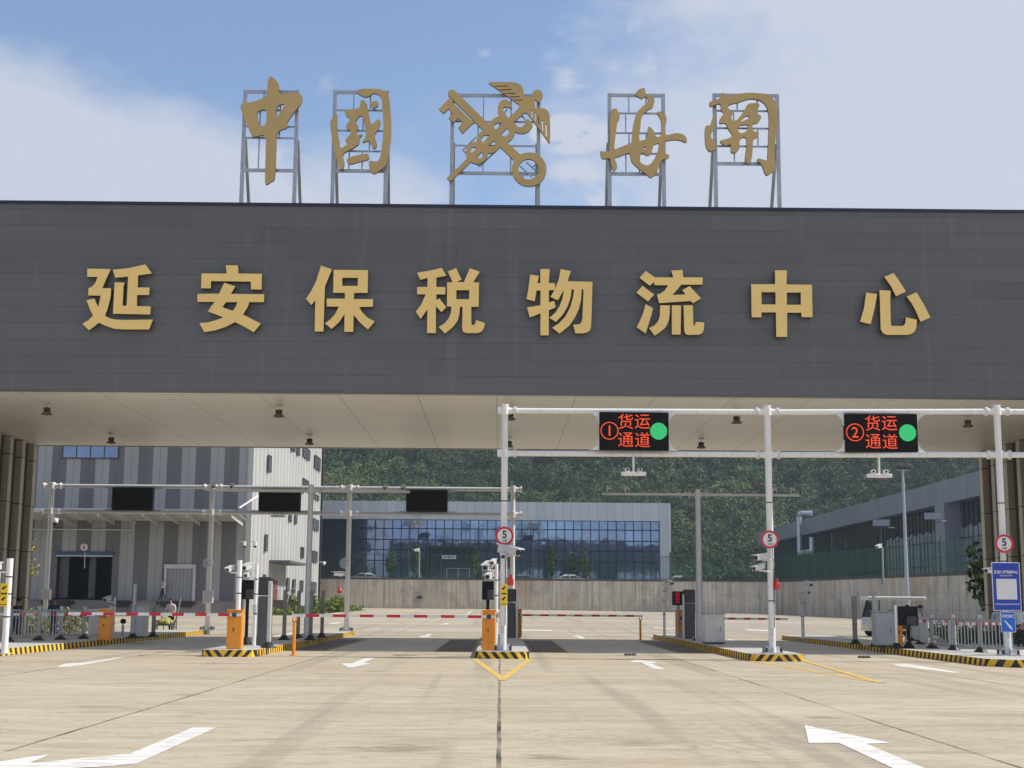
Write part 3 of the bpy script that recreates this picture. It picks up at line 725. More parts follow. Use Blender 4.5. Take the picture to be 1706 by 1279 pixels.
TOP['guo'] = ([A2([(785,190),(860,150),(980,148),(1110,148),(1180,175),(1245,195),(1275,350),(1292,600),(1295,820),(1270,980),(1255,1120),(1225,1240),(1130,1310),(1050,1365),(1000,1330),(978,1260),(975,1165),(1060,1185),(1110,1170),(1140,1120),(1165,950),(1185,700),(1170,450),(1160,290),(1120,230),(1030,210),(990,250),(930,268),(880,255)]),
   A2([(515,480),(528,560),(522,700),(540,830),(562,900),(558,970),(575,990),(600,985),(680,930),(640,895),(645,870),(690,820),(730,760),(700,735),(660,720),(650,680),(675,635),(712,600),(700,560),(650,530),(632,490),(645,455),(685,440),(720,455),(760,440),(850,418),(862,300),(920,325),(950,370),(970,470),(1000,640),(1020,660),(1080,600),(1105,580),(1140,600),(1140,640),(1100,740),(1060,790),(1065,850),(1090,920),(1085,980),(1045,1005),(1020,980),(990,900),(965,885),(890,915),(880,900),(925,850),(940,760),(910,650),(890,545),(860,530),(820,560),(780,640),(815,655),(825,690),(805,750),(805,815),(870,785),(885,800),(840,850),(840,930),(780,975),(690,1025),(620,1060),(605,1110),(628,1180),(620,1265),(590,1300),(545,1290),(530,1180),(495,1080),(475,980),(440,780),(425,640),(440,590),(490,530)]),
   A2([(990,355),(1020,325),(1085,322),(1110,350),(1105,390),(1045,435),(1020,410)]),
   A2([(655,1150),(740,1105),(950,1068),(975,1080),(980,1140),(960,1158),(780,1200),(730,1222),(690,1210),(665,1185)])], [], 2)
TOP['hai'] = ([A3([(330,360),(400,335),(415,370),(450,430),(445,490),(412,545),(400,650),(385,760),(370,870),(380,960),(370,1050),(415,1150),(410,1190),(370,1238),(335,1190),(315,1080),(300,960),(310,700),(303,540),(325,400)]),
   A3([(165,940),(210,955),(300,955),(430,905),(620,828),(760,800),(840,770),(845,600),(880,605),(925,650),(950,720),(985,755),(1030,740),(1040,600),(1035,500),(1000,440),(970,405),(990,385),(1040,390),(1100,440),(1120,490),(1105,560),(1085,640),(1095,710),(1130,725),(1200,700),(1280,690),(1360,715),(1395,760),(1405,810),(1390,830),(1310,795),(1220,785),(1120,800),(1085,820),(1095,890),(1080,970),(1110,990),(1150,1005),(1155,1035),(1110,1060),(1050,1070),(1030,1100),(1000,1190),(965,1279),(887,1333),(850,1300),(800,1250),(720,1200),(610,1100),(595,1000),(580,970),(520,990),(450,1025),(370,1045),(290,1052),(205,1060),(180,1030)]),
   A3([(665,145),(690,95),(750,60),(805,50),(812,130),(880,165),(930,190),(945,230),(935,280),(910,335),(860,355),(810,390),(775,435),(748,500),(745,600),(722,700),(730,800),(740,900),(610,900),(625,700),(640,560),(680,420),(710,370),(780,310),(845,260),(850,200),(820,178),(800,175),(760,205),(735,195)])],
   [A3([(760,905),(820,885),(820,925),(790,925)]), A3([(925,860),(1000,830),(1005,870),(985,960),(940,1060),(900,1120),(850,1155),(790,1145),(740,1110),(728,1050),(735,995),(760,975),(790,980),(830,1015),(880,1000),(910,950)])], 2)
TOP['guan'] = ([A4([(355,245),(440,230),(510,190),(515,140),(545,112),(585,150),(690,155),(860,122),(1000,120),(1150,135),(1220,160),(1280,220),(1320,300),(1330,450),(1325,640),(1300,700),(1285,950),(1285,1100),(1305,1160),(1290,1220),(1185,1300),(1150,1279),(1110,1160),(1075,1110),(1025,1070),(1060,1050),(1120,1070),(1180,1085),(1185,1000),(1195,800),(1205,500),(1190,360),(1150,280),(1080,225),(980,205),(900,210),(780,255),(680,275),(600,315),(650,360),(690,400),(685,440),(665,470),(690,530),(760,500),(850,380),(890,290),(940,268),(1050,268),(1075,300),(1040,370),(1035,410),(1090,450),(1095,480),(1050,550),(970,560),(965,660),(1050,680),(1065,710),(1030,760),(975,775),(970,1000),(950,1090),(915,1130),(875,1115),(860,1060),(885,900),(885,750),(820,755),(780,810),(795,900),(740,970),(690,978),(660,960),(665,840),(585,880),(545,850),(505,810),(520,795),(650,765),(690,720),(630,640),(605,570),(570,545),(520,560),(495,540),(510,480),(570,410),(520,370),(525,290),(480,270),(380,320),(360,300)]),
   A4([(430,420),(440,500),(430,620),(385,700),(378,760),(420,800),(455,860),(445,910),(380,965),(330,930),(300,860),(290,700),(300,600),(320,582),(370,590),(400,480)])],
   [A4([(765,540),(900,432),(930,480),(850,515)]), A4([(755,590),(880,570),(910,585),(900,650),(850,690),(785,695),(765,650)])], 2)
hub = cb([(915,765),(1020,560),(1100,560),(1240,580),(1290,640),(1300,800),(1290,860),(1200,900),(1130,970),(1040,960),(905,865)])
TOP['emblem'] = ([
   ca([(375,540),(372,490),(400,435),(470,405),(530,425)])+cc([(985,230),(1160,395),(1190,420),(1100,500),(1070,480),(885,300)]),
   circ(cc([(1292, 612)])[0], 29.0, 28.4), cc([(1075,470),(1160,395),(1260,390),(1130,570),(1060,560)]),
   ca([(395,625),(975,1195)])+cc([(345,100),(285,20)])+ca([(720,1185),(620,1085),(505,1190),(390,1075),(440,1025),(480,980),(390,860),(270,975),(155,870)]),
   ca([(400,590),(440,610),(500,690),(480,710),(400,650)]), ca([(935,1130),(1010,1190),(970,1215),(925,1160)]),
   cc([(125,735),(415,450)])+cb([(660,1080),(915,850),(1040,965),(800,1180)])+cc([(465,505),(190,770),(155,775)]),
   hub, circ(cb([(1355, 540)])[0], 9.0), cb([(1330,640),(1470,600),(1410,720),(1370,700)]),
   cb([(200,258),(230,230),(700,232),(850,245),(950,290),(1010,360),(1025,440),(1030,620),(1000,800),(915,765),(700,605),(430,410)]),
   cb([(1130,900),(1290,830),(1400,855),(1520,855),(1590,900),(1640,1000),(1655,1150)])+cc([(1592,60),(1592,225),(1575,238),(1405,0)])+cb([(1240,1130),(1110,965)]),
   circ((835.6, 215.9), 23), circ((814.5, 234.6), 20.5), circ((794.3, 254), 18.6),
   cb([(450,1030),(415,950),(415,820),(450,720),(520,650),(610,640),(690,680),(740,760),(760,830),(740,848),(650,822),(580,818),(545,850),(540,900),(580,960),(660,1080),(560,1150),(440,1080)]),
   [(874.6,198.1),(880.9,198.8),(886.2,202.7),(887.2,210),(881.3,218.2),(873.1,222.1),(862.6,221.5),(854.3,217),(853,208),(855.6,204.4),(860.5,208),(862.6,210.6),(868.4,211.9),(873.9,207.3)]],
  [circ(cc([(1283, 610)])[0], 16.7, 17),
   [(822.3,208.5),(828,204),(837,204.5),(826.2,215.9),(823,213)], cc([(985,20),(1005,60),(1000,110),(960,145),(880,122)]),
   cc([(615,170),(650,125),(730,125),(640,235),(615,195)]), cc([(790,200),(810,230),(800,280),(710,280)]),
   cc([(460,330),(480,295),(555,298),(475,385)]), cc([(625,360),(640,400),(630,440),(600,455),(540,440)]),
   cb([(330,325),(655,318),(640,340),(350,342)]), cb([(465,408),(740,402),(730,428),(485,430)]), cb([(570,492),(830,488),(825,512),(605,514)]), cb([(690,575),(930,570),(920,595),(720,597)]), cb([(800,652),(1000,648),(1000,668),(825,670)]),
   cb([(1207,890),(1235,890),(1235,1090),(1207,1060)]), cb([(1290,945),(1312,945),(1314,1170),(1292,1150)]), [(896.7,193),(898.4,193),(898.4,208.5),(896.8,206.5)], [(902.4,199.5),(904.6,199.5),(905.4,218.5),(903.6,217)], [(908.4,205.9),(910.6,205.9),(911.6,227),(909.5,226)]], 0)
FR = {  # posts (x top,y top)->(x,y bottom), rungs y
 'zhong': ((408, 150, 403, 338), (496, 152, 490, 338), (151, 184, 211, 230, 284), 'gold brush-written character 中 on a steel frame, first from left on the roof'),
 'guo': ((558, 151, 554, 341), (646, 151, 641, 341), (152, 184, 218, 252, 285), 'gold brush-written character 國 in a box shape on a steel frame, left of the emblem'),
 'emblem': ((754, 156, 752, 343), (898, 158, 896, 343), (156, 203, 243, 289), 'gold emblem of a key crossed with a winged snake staff on the roof frame'),
 'hai': ((1018, 156, 1013, 345), (1104, 156, 1107, 345), (156, 189, 222, 256, 290), 'gold brush-written character 海 on a steel frame, right of the emblem'),
 'guan': ((1190, 156, 1193, 346), (1294, 155, 1299, 346), (156, 185, 214, 244, 273), 'gold brush-written character 關 on a steel frame, last on the right of the roof')}
for key, (pos, neg, sm) in TOP.items():
    pl, pr, rungs, label = FR[key]
    base = P((pl[2]+pr[2])/2, pl[3], RY+.3)
    t = thing('rooftop_sign', label, 'rooftop sign', (base.x, RY+.3, ztop-.8), 'gold signs on steel frames on the roof')
    cv = lambda q: [px2xz(a, RY) for a in (smooth_poly(q, sm) if sm else q)]
    flat_solid(MB(), [cv(q) for q in pos], [cv(q) for q in neg], RY, .12).build('emblem' if key == 'emblem' else 'character', [gold_backlit, gold_side], t)
    fr = MB(); yb = RY+.3
    zt, zb = P(pl[0], pl[1], yb).z, ztop-.8
    xl, xr = (P(pl[0], pl[1], yb).x+P(pl[2], pl[3], yb).x)/2, (P(pr[0], pr[1], yb).x+P(pr[2], pr[3], yb).x)/2
    for x in (xl, xr):
        fr.box((x, yb, (zt+zb)/2), (.13, .13, zt-zb))
    for k, ry in enumerate(rungs):
        z = P((pl[0]+pr[0])/2, ry, yb).z
        w = .11 if k in (0, len(rungs)-1) else .06
        if k == 0: z = zt-.06
        fr.box(((xl+xr)/2, yb-.012, z), (xr-xl-.13, w*.8, w))
    zs = [P((pl[0]+pr[0])/2, r, yb).z for r in rungs]
    for k in range(1, len(zs)):
        for u in ((.36, .68) if k % 2 else (.55, .3)):
            fr.box((xl+(xr-xl)*u, yb-.02, (zs[k]+zs[k-1])/2), (.045, .045, zs[k-1]-zs[k]-.1))
    if key == 'emblem':
        for (x0, y0, x1, y1) in ((877, 270, 895, 287), (867, 277, 886, 295), (869, 296, 876, 288), (887, 279, 897, 270), (771, 250, 799, 277), (799, 277, 832, 246), (771, 250, 793, 228), (868, 192, 874, 198), (845, 182, 840, 188)):
            a = P(x0, y0, yb-.1); c_ = P(x1, y1, yb-.1); fr.bar(a, c_, .05)
    fr.build('frame', galv, t)
    for x in (xl, xr):
        st = MB(); zz = zb+(zt-zb)*.66
        st.bar((x+(.05 if x < 0 else -.05), yb+.1, zz), (x, yb+2.2, zb), .11)
        st.bar((x+(.05 if x < 0 else -.05), yb+1.7, zb+1.05), (x, yb+.9, zb), .08)
        st.build('brace', galv, t)
#PART3

# ================================================================== gantries and lit boards
def post_shape(mb, x, y, z0, z1, r, n=14):
    mb.cyl((x, y, z0), (x, y, z1), r, n=n)
def foot(parent, x, y, z, r=.16, s=.34, bolts=True):
    b = MB(); b.box((x, y, z+.015), (s*2, s*2, .03))
    for k in range(4):
        a = k*math.pi/2; dx, dy = math.cos(a), math.sin(a)
        vs = [(x+dx*r, y+dy*r, z+.3), (x+dx*r, y+dy*r, z+.03), (x+dx*s*.95, y+dy*s*.95, z+.03)]
        b.bar((x+dx*(r+.0), y+dy*(r+.0), z+.16), (x+dx*s*.8, y+dy*s*.8, z+.06), .02, .16)
    b.build('base_plate', white_dirty, parent)
    if bolts:
        q = MB()
        for i in (-1, 1):
            for j in (-1, 1):
                q.cyl((x+i*s*.8, y+j*s*.8, z+.03), (x+i*s*.8, y+j*s*.8, z+.16), .035, n=6)
        q.build('anchor_bolts', dark_bolt, parent)
GP = [(838, 1085, 41.6), (1287, 1088, 41.4), (1680, 1093, 40.9)]
gp = [P(*q) for q in GP]
zb1, zb2 = P(841, 684, 41.6).z, P(841, 755, 41.6).z
ztp = P(841, 675, 41.6).z
gan = thing('gate_gantry', 'tall white pipe gantry in front of the canopy, carrying the two lit lane boards', 'gantry', (gp[0].x, gp[0].y, KH))
for p in gp:
    b = MB(); post_shape(b, p.x, p.y, KH, ztp, .10, 18)
    for z in (zb1, zb2):
        b.cyl((p.x, p.y, z-.115), (p.x, p.y, z+.115), .14, n=18)
        for sx in (-1, 1):
            if p is gp[0] and sx < 0: b.box((p.x-.16, p.y, z), (.12, .22, .2)); continue
            b.cyl((p.x+sx*.10, p.y, z), (p.x+sx*.32, p.y, z), .095, n=14); b.cyl((p.x+sx*.28, p.y, z), (p.x+sx*.305, p.y, z), .135, n=14); b.cyl((p.x+sx*.325, p.y, z), (p.x+sx*.35, p.y, z), .135, n=14)
    b.cyl((p.x, p.y, ztp), (p.x, p.y, ztp+.03), .115, n=18)
    b.build('post', white, gan)
    b = MB(); b.box((p.x-.01, p.y-.098, KH+.62), (.09, .02, .22), bev=.008); b.build('service_hatch', white_dirty, gan)
    b = MB(); b.tube([(p.x+.06, p.y-.10, KH+.75), (p.x+.065, p.y-.105, KH+2.2), (p.x+.05, p.y-.11, KH+3.3)], .011, 6)
    for zz in (1.5, 2.7, 4.4): b.cyl((p.x, p.y, KH+zz), (p.x, p.y, KH+zz+.03), .104, n=16)
    b.build('cable_and_straps', dark_bolt, gan); foot(gan, p.x, p.y, KH, .10, .27)
ends = gp+[Vector((gp[2].x+8.2, gp[2].y-.2, 0))]
for a, c in zip(ends, ends[1:]):
    for z in (zb1, zb2):
        b = MB(); b.cyl((a.x+.33, a.y, z), (c.x-.33, c.y, z), .085, n=16); b.build('beam', white, gan)
for nm, r_, bw in (('1', (999, 689, 1114, 751), 0), ('2', (1409, 693, 1528, 755), 1)):
    Y = 41.1-.1*bw
    a, c = P(r_[0], r_[3], Y), P(r_[2], r_[1], Y)
    mx, mz = (a.x+c.x)/2, (zb1+zb2)/2
    hw, hh = (c.x-a.x)/2, (c.z-a.z)/2
    t = thing('lane_display_board', 'lit black lane board with a circled red '+nm+' and a green dot', 'display board', (mx, Y, mz-hh), 'lit lane boards')
    b = MB(); b.box((mx, Y+.12, mz), (2*hw, .24, 2*hh), bev=.015); b.build('case', mat('matt_black_case', (.008, .008, .009), .7, var=.1, spec=.2), t)
    scr = b = MB(); b.box((mx, Y-.003, mz), (2*hw-.06, .006, 2*hh-.06)); b.build('screen', mat('dark_led_screen', (.008, .006, .006), .6, var=.3, scale=40, spec=.15), t)
    u = 2*hh
    fy = Y-.012
    ring = flat_solid(MB(), [[(q[0], q[1]) for q in circ((mx-hw+.27*u*.9+.02, mz), .235*u)]], [[(q[0], q[1]) for q in circ((mx-hw+.27*u*.9+.02, mz), .212*u)]], fy, .005, 0, 0)
    ring.build('number_ring', led_red, t)
    text(nm, .40*u, (mx-hw+.27*u*.9+.02, fy, mz), led_red, 'number', t)
    for s_, ox, oz in (('货', -.20, .25), ('运', .245, .25), ('通', -.20, -.23), ('道', .245, -.23)):
        text(s_, .435*u, (mx+ox*u-.03, fy, mz+oz*u), led_red, 'character', t, bold=-.002)
    gd = MB(); gd.disc((mx+hw-.27*u, fy, mz), .225*u, th=.004); gd.build('signal_dot', led_green, t)
    br = MB()
    for sx in (-1, 1):
        for z, sz in ((zb1-.08, -1), (zb2+.08, 1)):
            pts = [(mx+sx*(hw+.004), z), (mx+sx*(hw+.33), z)]+[(mx+sx*(hw+.33-.30*math.sin(k*math.pi/12)), z+sz*(.33-.33*math.cos(k*math.pi/12))) for k in range(1, 7)]+[(mx+sx*(hw+.004), z+sz*.36)]
            flat_solid(br, [pts], [], Y+.08, .05, 0, 0)
    br.build('bracket', white, t)
    # radar / camera bar under the board
    zz = zb2-.085
    t2 = thing('lane_sensor_bar', 'white sensor bar with two small cameras hanging below lit board '+nm, 'sensor', (mx, gp[0].y-.2, zz), 'sensor bars under the lit boards')
    b = MB(); b.cyl((mx, gp[0].y-.2, zz+.04), (mx, gp[0].y-.2, zz-.46), .035, n=8); b.build('drop_pipe', white, t2)
    b = MB(); b.box((mx, gp[0].y-.2, zz-.52), (.75, .14, .12), bev=.02); b.build('bar', white, t2)
    for sx in (-1, 1):
        b = MB(); b.box((mx+sx*.19, gp[0].y-.2, zz-.40), (.13, .22, .11), bev=.025); b.cyl((mx+sx*.19, gp[0].y-.32, zz-.40), (mx+sx*.19, gp[0].y-.30, zz-.40), .04, n=10, mi=1); b.build('camera_head', [white, ink], t2)

def speed_sign(px, py, Y, rp, label):
    c = P(px, py, Y); r = rp*Y/F
    t = thing('speed_limit_sign', label, 'road sign', (c.x, Y, c.z), 'round speed limit signs')
    b = MB(); b.cyl((c.x, Y, c.z), (c.x, Y+.025, c.z), r, n=36); b.build('plate', galv, t)
    b = MB(); flat_solid(b, [circ((c.x, c.z), r*.985, n=40)], [circ((c.x, c.z), r*.76, n=40)], Y-.006, .005, 0, 0); b.build('ring', red, t)
    b = MB(); b.cyl((c.x, Y-.004, c.z), (c.x, Y-.001, c.z), r*.78, n=36); b.build('face', sign_white, t)
    text('5', r*1.12, (c.x, Y-.008, c.z+r*.16), ink, 'numeral', t, bold=.006)
    text('公里', r*.28, (c.x, Y-.008, c.z-r*.50), ink, 'small_text', t)
speed_sign(840.5, 892.5, 41.25, 15.4, 'round red and white 5 speed sign on the centre gantry pole')
speed_sign(1282.5, 898.5, 41.05, 15, 'round red and white 5 speed sign on the second gantry pole, right of centre')
speed_sign(1673, 905.5, 40.55, 15.5, 'round red and white 5 speed sign above the blue notice board')

def beacon(px, py, Y, side, label):
    c = P(px, py, Y)
    t = thing('alarm_beacon', label, 'alarm', (c.x, Y, c.z-.2), 'red alarm beacons')
    b = MB(); b.lathe((c.x, Y, c.z-.22), [(.0, .04), (.06, .04), (.09, .07), (.10, .15), (.088, .22), (.055, .25), (.052, .34), (.035, .37), (0, .375)], 14); b.build('horn_body', red_plastic, t)
    b = MB(); b.box((c.x-side*.14, Y, c.z-.12), (.09, .08, .22)); b.bar((c.x-side*.2, Y, c.z-.18), (c.x-side*.04, Y, c.z-.19), .035); b.build('bracket', white_dirty, t)
beacon(850.5, 965, 41.55, 1, 'red alarm beacon on the centre gantry pole')
beacon(1294, 972, 41.35, 1, 'red alarm beacon on the right-hand gantry pole beside the 5 sign')
beacon(566, 982, 67.5, -1, 'small red alarm beacon on the bare rear gantry pole')

def camera_head(parent, c, d, s=1.0, name='security_camera'):
    d = Vector(d).normalized(); c = Vector(c)
    b = MB(); b.bar(c-d*.17*s, c+d*.17*s, .12*s, .11*s); b.bar(c-d*.19*s+Vector((0, 0, .07*s)), c+d*.24*s+Vector((0, 0, .06*s)), .15*s, .02*s)
    h = b.build(name, white_dirty, parent)
    b = MB(); b.cyl(c+d*.17*s, c+d*.185*s, .045*s, n=10); b.build('lens', ink, h)
    return h
def wall_cam(px, py, Y, d, label, s=1.3, arm=(.25, 0, -.12), group='bullet cameras on the gantry poles'):
    c = P(px, py, Y)
    t = thing('security_camera', label, 'camera', (c.x, c.y, c.z), group)
    camera_head(t, c, d, s, 'housing')
    b = MB(); b.bar(c+Vector((0, 0, -.07*s)), c+Vector(arm), .05); b.build('arm', white_dirty, t)
wall_cam(848, 917, 41.2, (.75, -.62, -.18), 'large white bullet camera under the 5 sign on the centre pole', 2.0, (-.2, .25, -.05))
wall_cam(842, 925, 41.2, (-.3, -.9, -.2), 'small white camera below the larger one on the centre pole', 1.2, (.0, .3, .05))
wall_cam(1270, 928, 41.1, (-.85, -.5, -.1), 'upper white bullet camera left of the second gantry pole', 1.4, (.32, .2, -.06))
wall_cam(1264, 945, 41.1, (-.75, -.6, -.2), 'lower white camera on a bent arm left of the second gantry pole', 1.2, (.4, .2, -.12))
wall_cam(565, 956, 67.6, (-.9, -.4, 0), 'white bullet camera below the round sign on the rear gantry pole', 1.6, (.3, .3, -.05))
wall_cam(1652, 950, 40.7, (-.9, -.4, -.1), 'white camera peeping out left of the blue notice board', 1.2, (.4, .2, 0))

# rear gantry with its switched-off boards
rear = thing('rear_gantry', 'thin silver pipe gantry at the far end of the left lanes, boards switched off', 'gantry', (P(577, 1053, 68).x, 68, KH))
YG = 68.0
rp = [P(75, 1022, YG), P(345, 1053, YG), P(577, 1053, YG), P(853, 1053, YG)]
zr1, zr2, zrt = P(577, 813, YG).z, P(577, 855, YG).z, P(577, 807, YG).z
for p in rp:
    b = MB(); post_shape(b, p.x, YG, KH-.2, zrt, .115, 12)
    for z in (zr1, zr2):
        b.cyl((p.x, YG, z-.14), (p.x, YG, z+.14), .17, n=12)
        for sx in (-1, 1): b.cyl((p.x+sx*.12, YG, z), (p.x+sx*.42, YG, z), .11, n=10); b.cyl((p.x+sx*.36, YG, z), (p.x+sx*.44, YG, z), .16, n=10)
    b.build('post', white, rear); foot(rear, p.x, YG, KH, .115, .34)
for a, c in zip(rp, rp[1:]):
    for z in (zr1, zr2):
        b = MB(); b.cyl((a.x+.42, YG, z), (c.x-.42, YG, z), .10, n=10); b.build('beam', mat('pale_silver_paint', (.62, .64, .66), .4, .1, .06), rear)
for k, (x0, y0, x1, y1) in enumerate(((185, 812, 256, 849), (430, 818, 501, 851), (676, 816, 746, 852))):
    a, c = P(x0, y1, YG-.35), P(x1, y0, YG-.35)
    m = (a+c)/2
    t = thing('dark_display_board', 'blank black board hung from the silver rear gantry, '+('leftmost, before the striped wall', 'middle one, by the white gable', 'nearest the centre, before the silver building')[k], 'display board', (m.x, YG-.35, a.z), 'switched-off boards on the rear gantry')
    b = MB(); b.box((m.x, YG-.2, m.z), (c.x-a.x, .3, c.z-a.z), bev=.03); b.build('case', black, t)
    b = MB()
    for j in range(6): b.box((m.x, YG-.355, a.z+.1+j*(c.z-a.z-.2)/5), (c.x-a.x-.12, .008, .012))
    b.build('back_ribs', ink, t)
    b = MB()
    for sx in (-1, 1): b.bar((m.x+sx*(c.x-a.x)/2, YG-.1, a.z+.02), (m.x+sx*((c.x-a.x)/2+.35), YG-.1, zr2+.1), .05); b.bar((m.x+sx*(c.x-a.x)/2, YG-.1, c.z-.05), (m.x+sx*((c.x-a.x)/2+.35), YG-.1, zr1-.1), .05)
    b.build('bracket', galv, t)
for px, py, lab in ((347, 938, 'back of a round sign on the rear gantry pole by the striped wall'), (575, 938, 'back of a round sign on the rear gantry pole by the white gable')):
    c = P(px, py, YG+.24)
    b = MB(); b.cyl((c.x, YG+.22, c.z), (c.x, YG+.25, c.z), .27, n=24); b.box((c.x, YG-.19, c.z+.1), (.42, .03, .04)); b.box((c.x, YG-.19, c.z-.1), (.42, .03, .04)); b.box((c.x-.2, YG, c.z+.1), (.03, .4, .04)); b.box((c.x+.2, YG, c.z-.1), (.03, .4, .04))
    tag(b.build('round_sign_back', galv), lab, 'road sign', 'round sign backs on the rear gantry')
b = MB(); c = P(347, 994, YG-.25); b.box((c.x, YG-.3, c.z), (.5, .22, .62), bev=.03); b.box((c.x, YG-.42, c.z+.14), (.52, .02, .03)); b.box((c.x, YG-.42, c.z-.14), (.52, .02, .03))
tag(b.build('junction_box', white_dirty), 'pale junction box strapped to the rear gantry pole by the cart', 'junction box')
b = MB(); c = P(78, 990, YG-.25); b.box((c.x, YG-.3, c.z), (.42, .22, .5), bev=.03); b.box((c.x, YG-.42, c.z), (.44, .02, .03))
tag(b.build('junction_box', white_dirty), 'pale junction box on the leftmost rear gantry pole', 'junction box')
c = P(92, 869, YG-.3)
t = thing('dome_camera', 'white dome camera on the leftmost rear gantry pole', 'camera', (c.x, YG-.3, c.z))
b = MB(); b.lathe((c.x, YG-.3, c.z), [(.0, .18), (.14, .16), (.15, -.02), (.13, -.05)], 12); b.bar((c.x-.3, YG-.1, c.z+.15), (c.x, YG-.3, c.z+.17), .05); b.build('housing', white, t)
b = MB(); b.lathe((c.x, YG-.3, c.z-.05), [(.13, 0), (.11, -.1), (.05, -.16), (0, -.17)], 12); b.build('dome', ink, t)

# T-shaped camera masts
for px, pyb, pyt, x0, x1, ya, lab in ((511, 1063, 807, 345, 683, 818, 'grey T-shaped camera mast on the long narrow island left of centre'), (1166, 1072, 815, 1003, 1331, 824, 'grey T-shaped camera mast on the island right of centre')):
    Y = 53.5; p = P(px, pyb, Y); zt_ = P(px, pyt, Y).z; za = P(px, ya, Y).z
    pl_, pr_ = P(x0, ya, Y), P(x1, ya, Y)
    t = thing('camera_mast', lab, 'camera mast', (p.x, Y, KH), 'T-shaped camera masts')
    b = MB(); b.cyl((p.x, Y, KH), (p.x, Y, zt_), .125, .10, 12); b.cyl((p.x, Y, za-.12), (p.x, Y, za+.12), .14, n=12); b.build('pole', mat('pale_silver_paint', (.62, .64, .66), .4, .1, .06), t)
    foot(t, p.x, Y, KH, .125, .3)
    b = MB()
    for sx, q in ((-1, pl_), (1, pr_)):
        b.cyl((p.x+sx*.1, Y, za), (q.x, Y, za), .06, .05, 10); b.cyl((p.x+sx*.3, Y, za), (p.x+sx*.35, Y, za), .13, n=10)
    b.build('arm', white_dirty, t)
    for q, sx in ((pl_, 1), (pr_, -1)):
        for k in (.25, .95):
            camera_head(t, (q.x+sx*k, Y-.05, za+.17), (.1*sx, -1, -.3), 1.1)
# small sensor hangers below the left arms
for px, py in ((463, 860), (697, 873)):
    c = P(px, py, YG-.2)
    t = thing('lane_sensor_bar', 'small grey sensor bar under the '+('middle' if px < 600 else 'right-hand')+' blank board of the rear gantry', 'sensor', (c.x, YG-.2, c.z), 'sensor bars on the rear gantry')
    b = MB(); b.box((c.x, YG-.2, c.z), (.72, .14, .09), bev=.02); b.build('bar', galv, t)
    b = MB(); b.cyl((c.x, YG-.2, c.z), (c.x, YG-.2, zr2-.1), .03, n=6); b.build('drop_pipe', galv, t)
    b = MB()
    for sx in (-1, 1): b.box((c.x+sx*.18, YG-.2, c.z+.1), (.13, .2, .11), bev=.02)
    b.build('camera_head', white, t)

# ================================================================== barriers
def barrier(px, py, w, hp, boom_px, boom_py, label, face=orange, th=.055, seg=None, dim=None, Yb=None):
    p = PZ(px, py, KH); Y = p.y; H_ = hp*Y/F; Wd = w*Y/F
    t = thing('boom_barrier', label, 'barrier', (p.x, Y, KH), 'red and white boom barriers')
    b = MB(); b.box((p.x, Y, KH+H_/2), (Wd, .34, H_), bev=.02); cab = b.build('cabinet', face, t)
    b = MB(); b.box((p.x, Y, KH+H_+.012), (Wd+.03, .37, .03), bev=.008); b.build('cabinet_lid', face, t)
    b = MB(); b.box((p.x, Y-.172, KH+H_*.42), (Wd*.82, .012, H_*.7), bev=.004); dr = b.build('cabinet_door', face, t)
    b = MB(); b.cyl((p.x-Wd*.05, Y-.18, KH+H_*.52), (p.x-Wd*.05, Y-.20, KH+H_*.52), .025, n=10); b.box((p.x-Wd*.05, Y-.19, KH+H_*.47), (.02, .02, .06)); b.build('lock', ink, dr)
    e = P(boom_px, boom_py, Y-.26); sx = 1 if e.x > p.x else -1
    zc = KH+H_-.2*H_*.6
    zc = e.z
    x0 = p.x-sx*Wd*.45; x1 = e.x
    b = MB(); n = 15; Ls = (x1-x0)/n
    for k in range(n):
        m_ = 1 if (k % 2 == 1) else 0
        b.box((x0+Ls*(k+.5), Y-.26, zc), (abs(Ls), .045, .085), m_)
    b.box((x1, Y-.26, zc), (.02, .055, .095), 0)
    b.build('boom', [white, red], t)
    b = MB(); b.cyl((p.x, Y-.17, zc), (p.x, Y-.30, zc), .07, n=12); b.build('hub', dark_metal, t)
    return p, Y
barrier(391, 1081, 25, 62, 115, 1022, 'orange barrier cabinet left of the centre lane, its boom closing the left lane')
barrier(814, 1083, 22, 64, 487, 1025, 'orange barrier cabinet on the centre island, its boom closing the centre-left lane')
barrier(175, 1066, 20, 48, -6, 1023, 'orange barrier cabinet standing beside the grey railing at left')
barrier(863, 1061, 12, 44, 1070, 1026, 'rear orange barrier half hidden behind the dark kiosk, boom reaching right')
barrier(1134, 1062, 16, 44, 1312, 1031, 'rear orange barrier behind the small red display, boom reaching right')
barrier(1497, 1077, 11, 48, 1585, 1035, 'narrow orange barrier cabinet right of the pale grey cabinet')
barrier(1588, 1082, 7, 47, 1668, 1039, 'slim white barrier post in the right railing with a short boom', white)
def rest_post(px, py0, py1, z, label):
    p = PZ(px, py0, z); h = (py0-py1)*p.y/F
    t = thing('boom_rest_post', label, 'boom rest', (p.x, p.y, z), 'orange boom rest posts')
    b = MB(); b.cyl((p.x, p.y, z), (p.x, p.y, z+h-.12), .05, n=10); b.cyl((p.x, p.y, z), (p.x, p.y, z+.02), .12, n=10); b.build('post', orange, t)
    b = MB(); b.box((p.x-.05, p.y, z+h-.06), (.03, .1, .14)); b.box((p.x+.05, p.y, z+h-.06), (.03, .1, .14)); b.box((p.x, p.y, z+h-.125), (.13, .1, .02)); b.build('cradle', orange, t)
rest_post(489, 1092, 1030, 0, 'orange boom rest post in front of the narrow island')
rest_post(1067, 1066, 1029, 0, 'orange boom rest post in the lane right of centre')

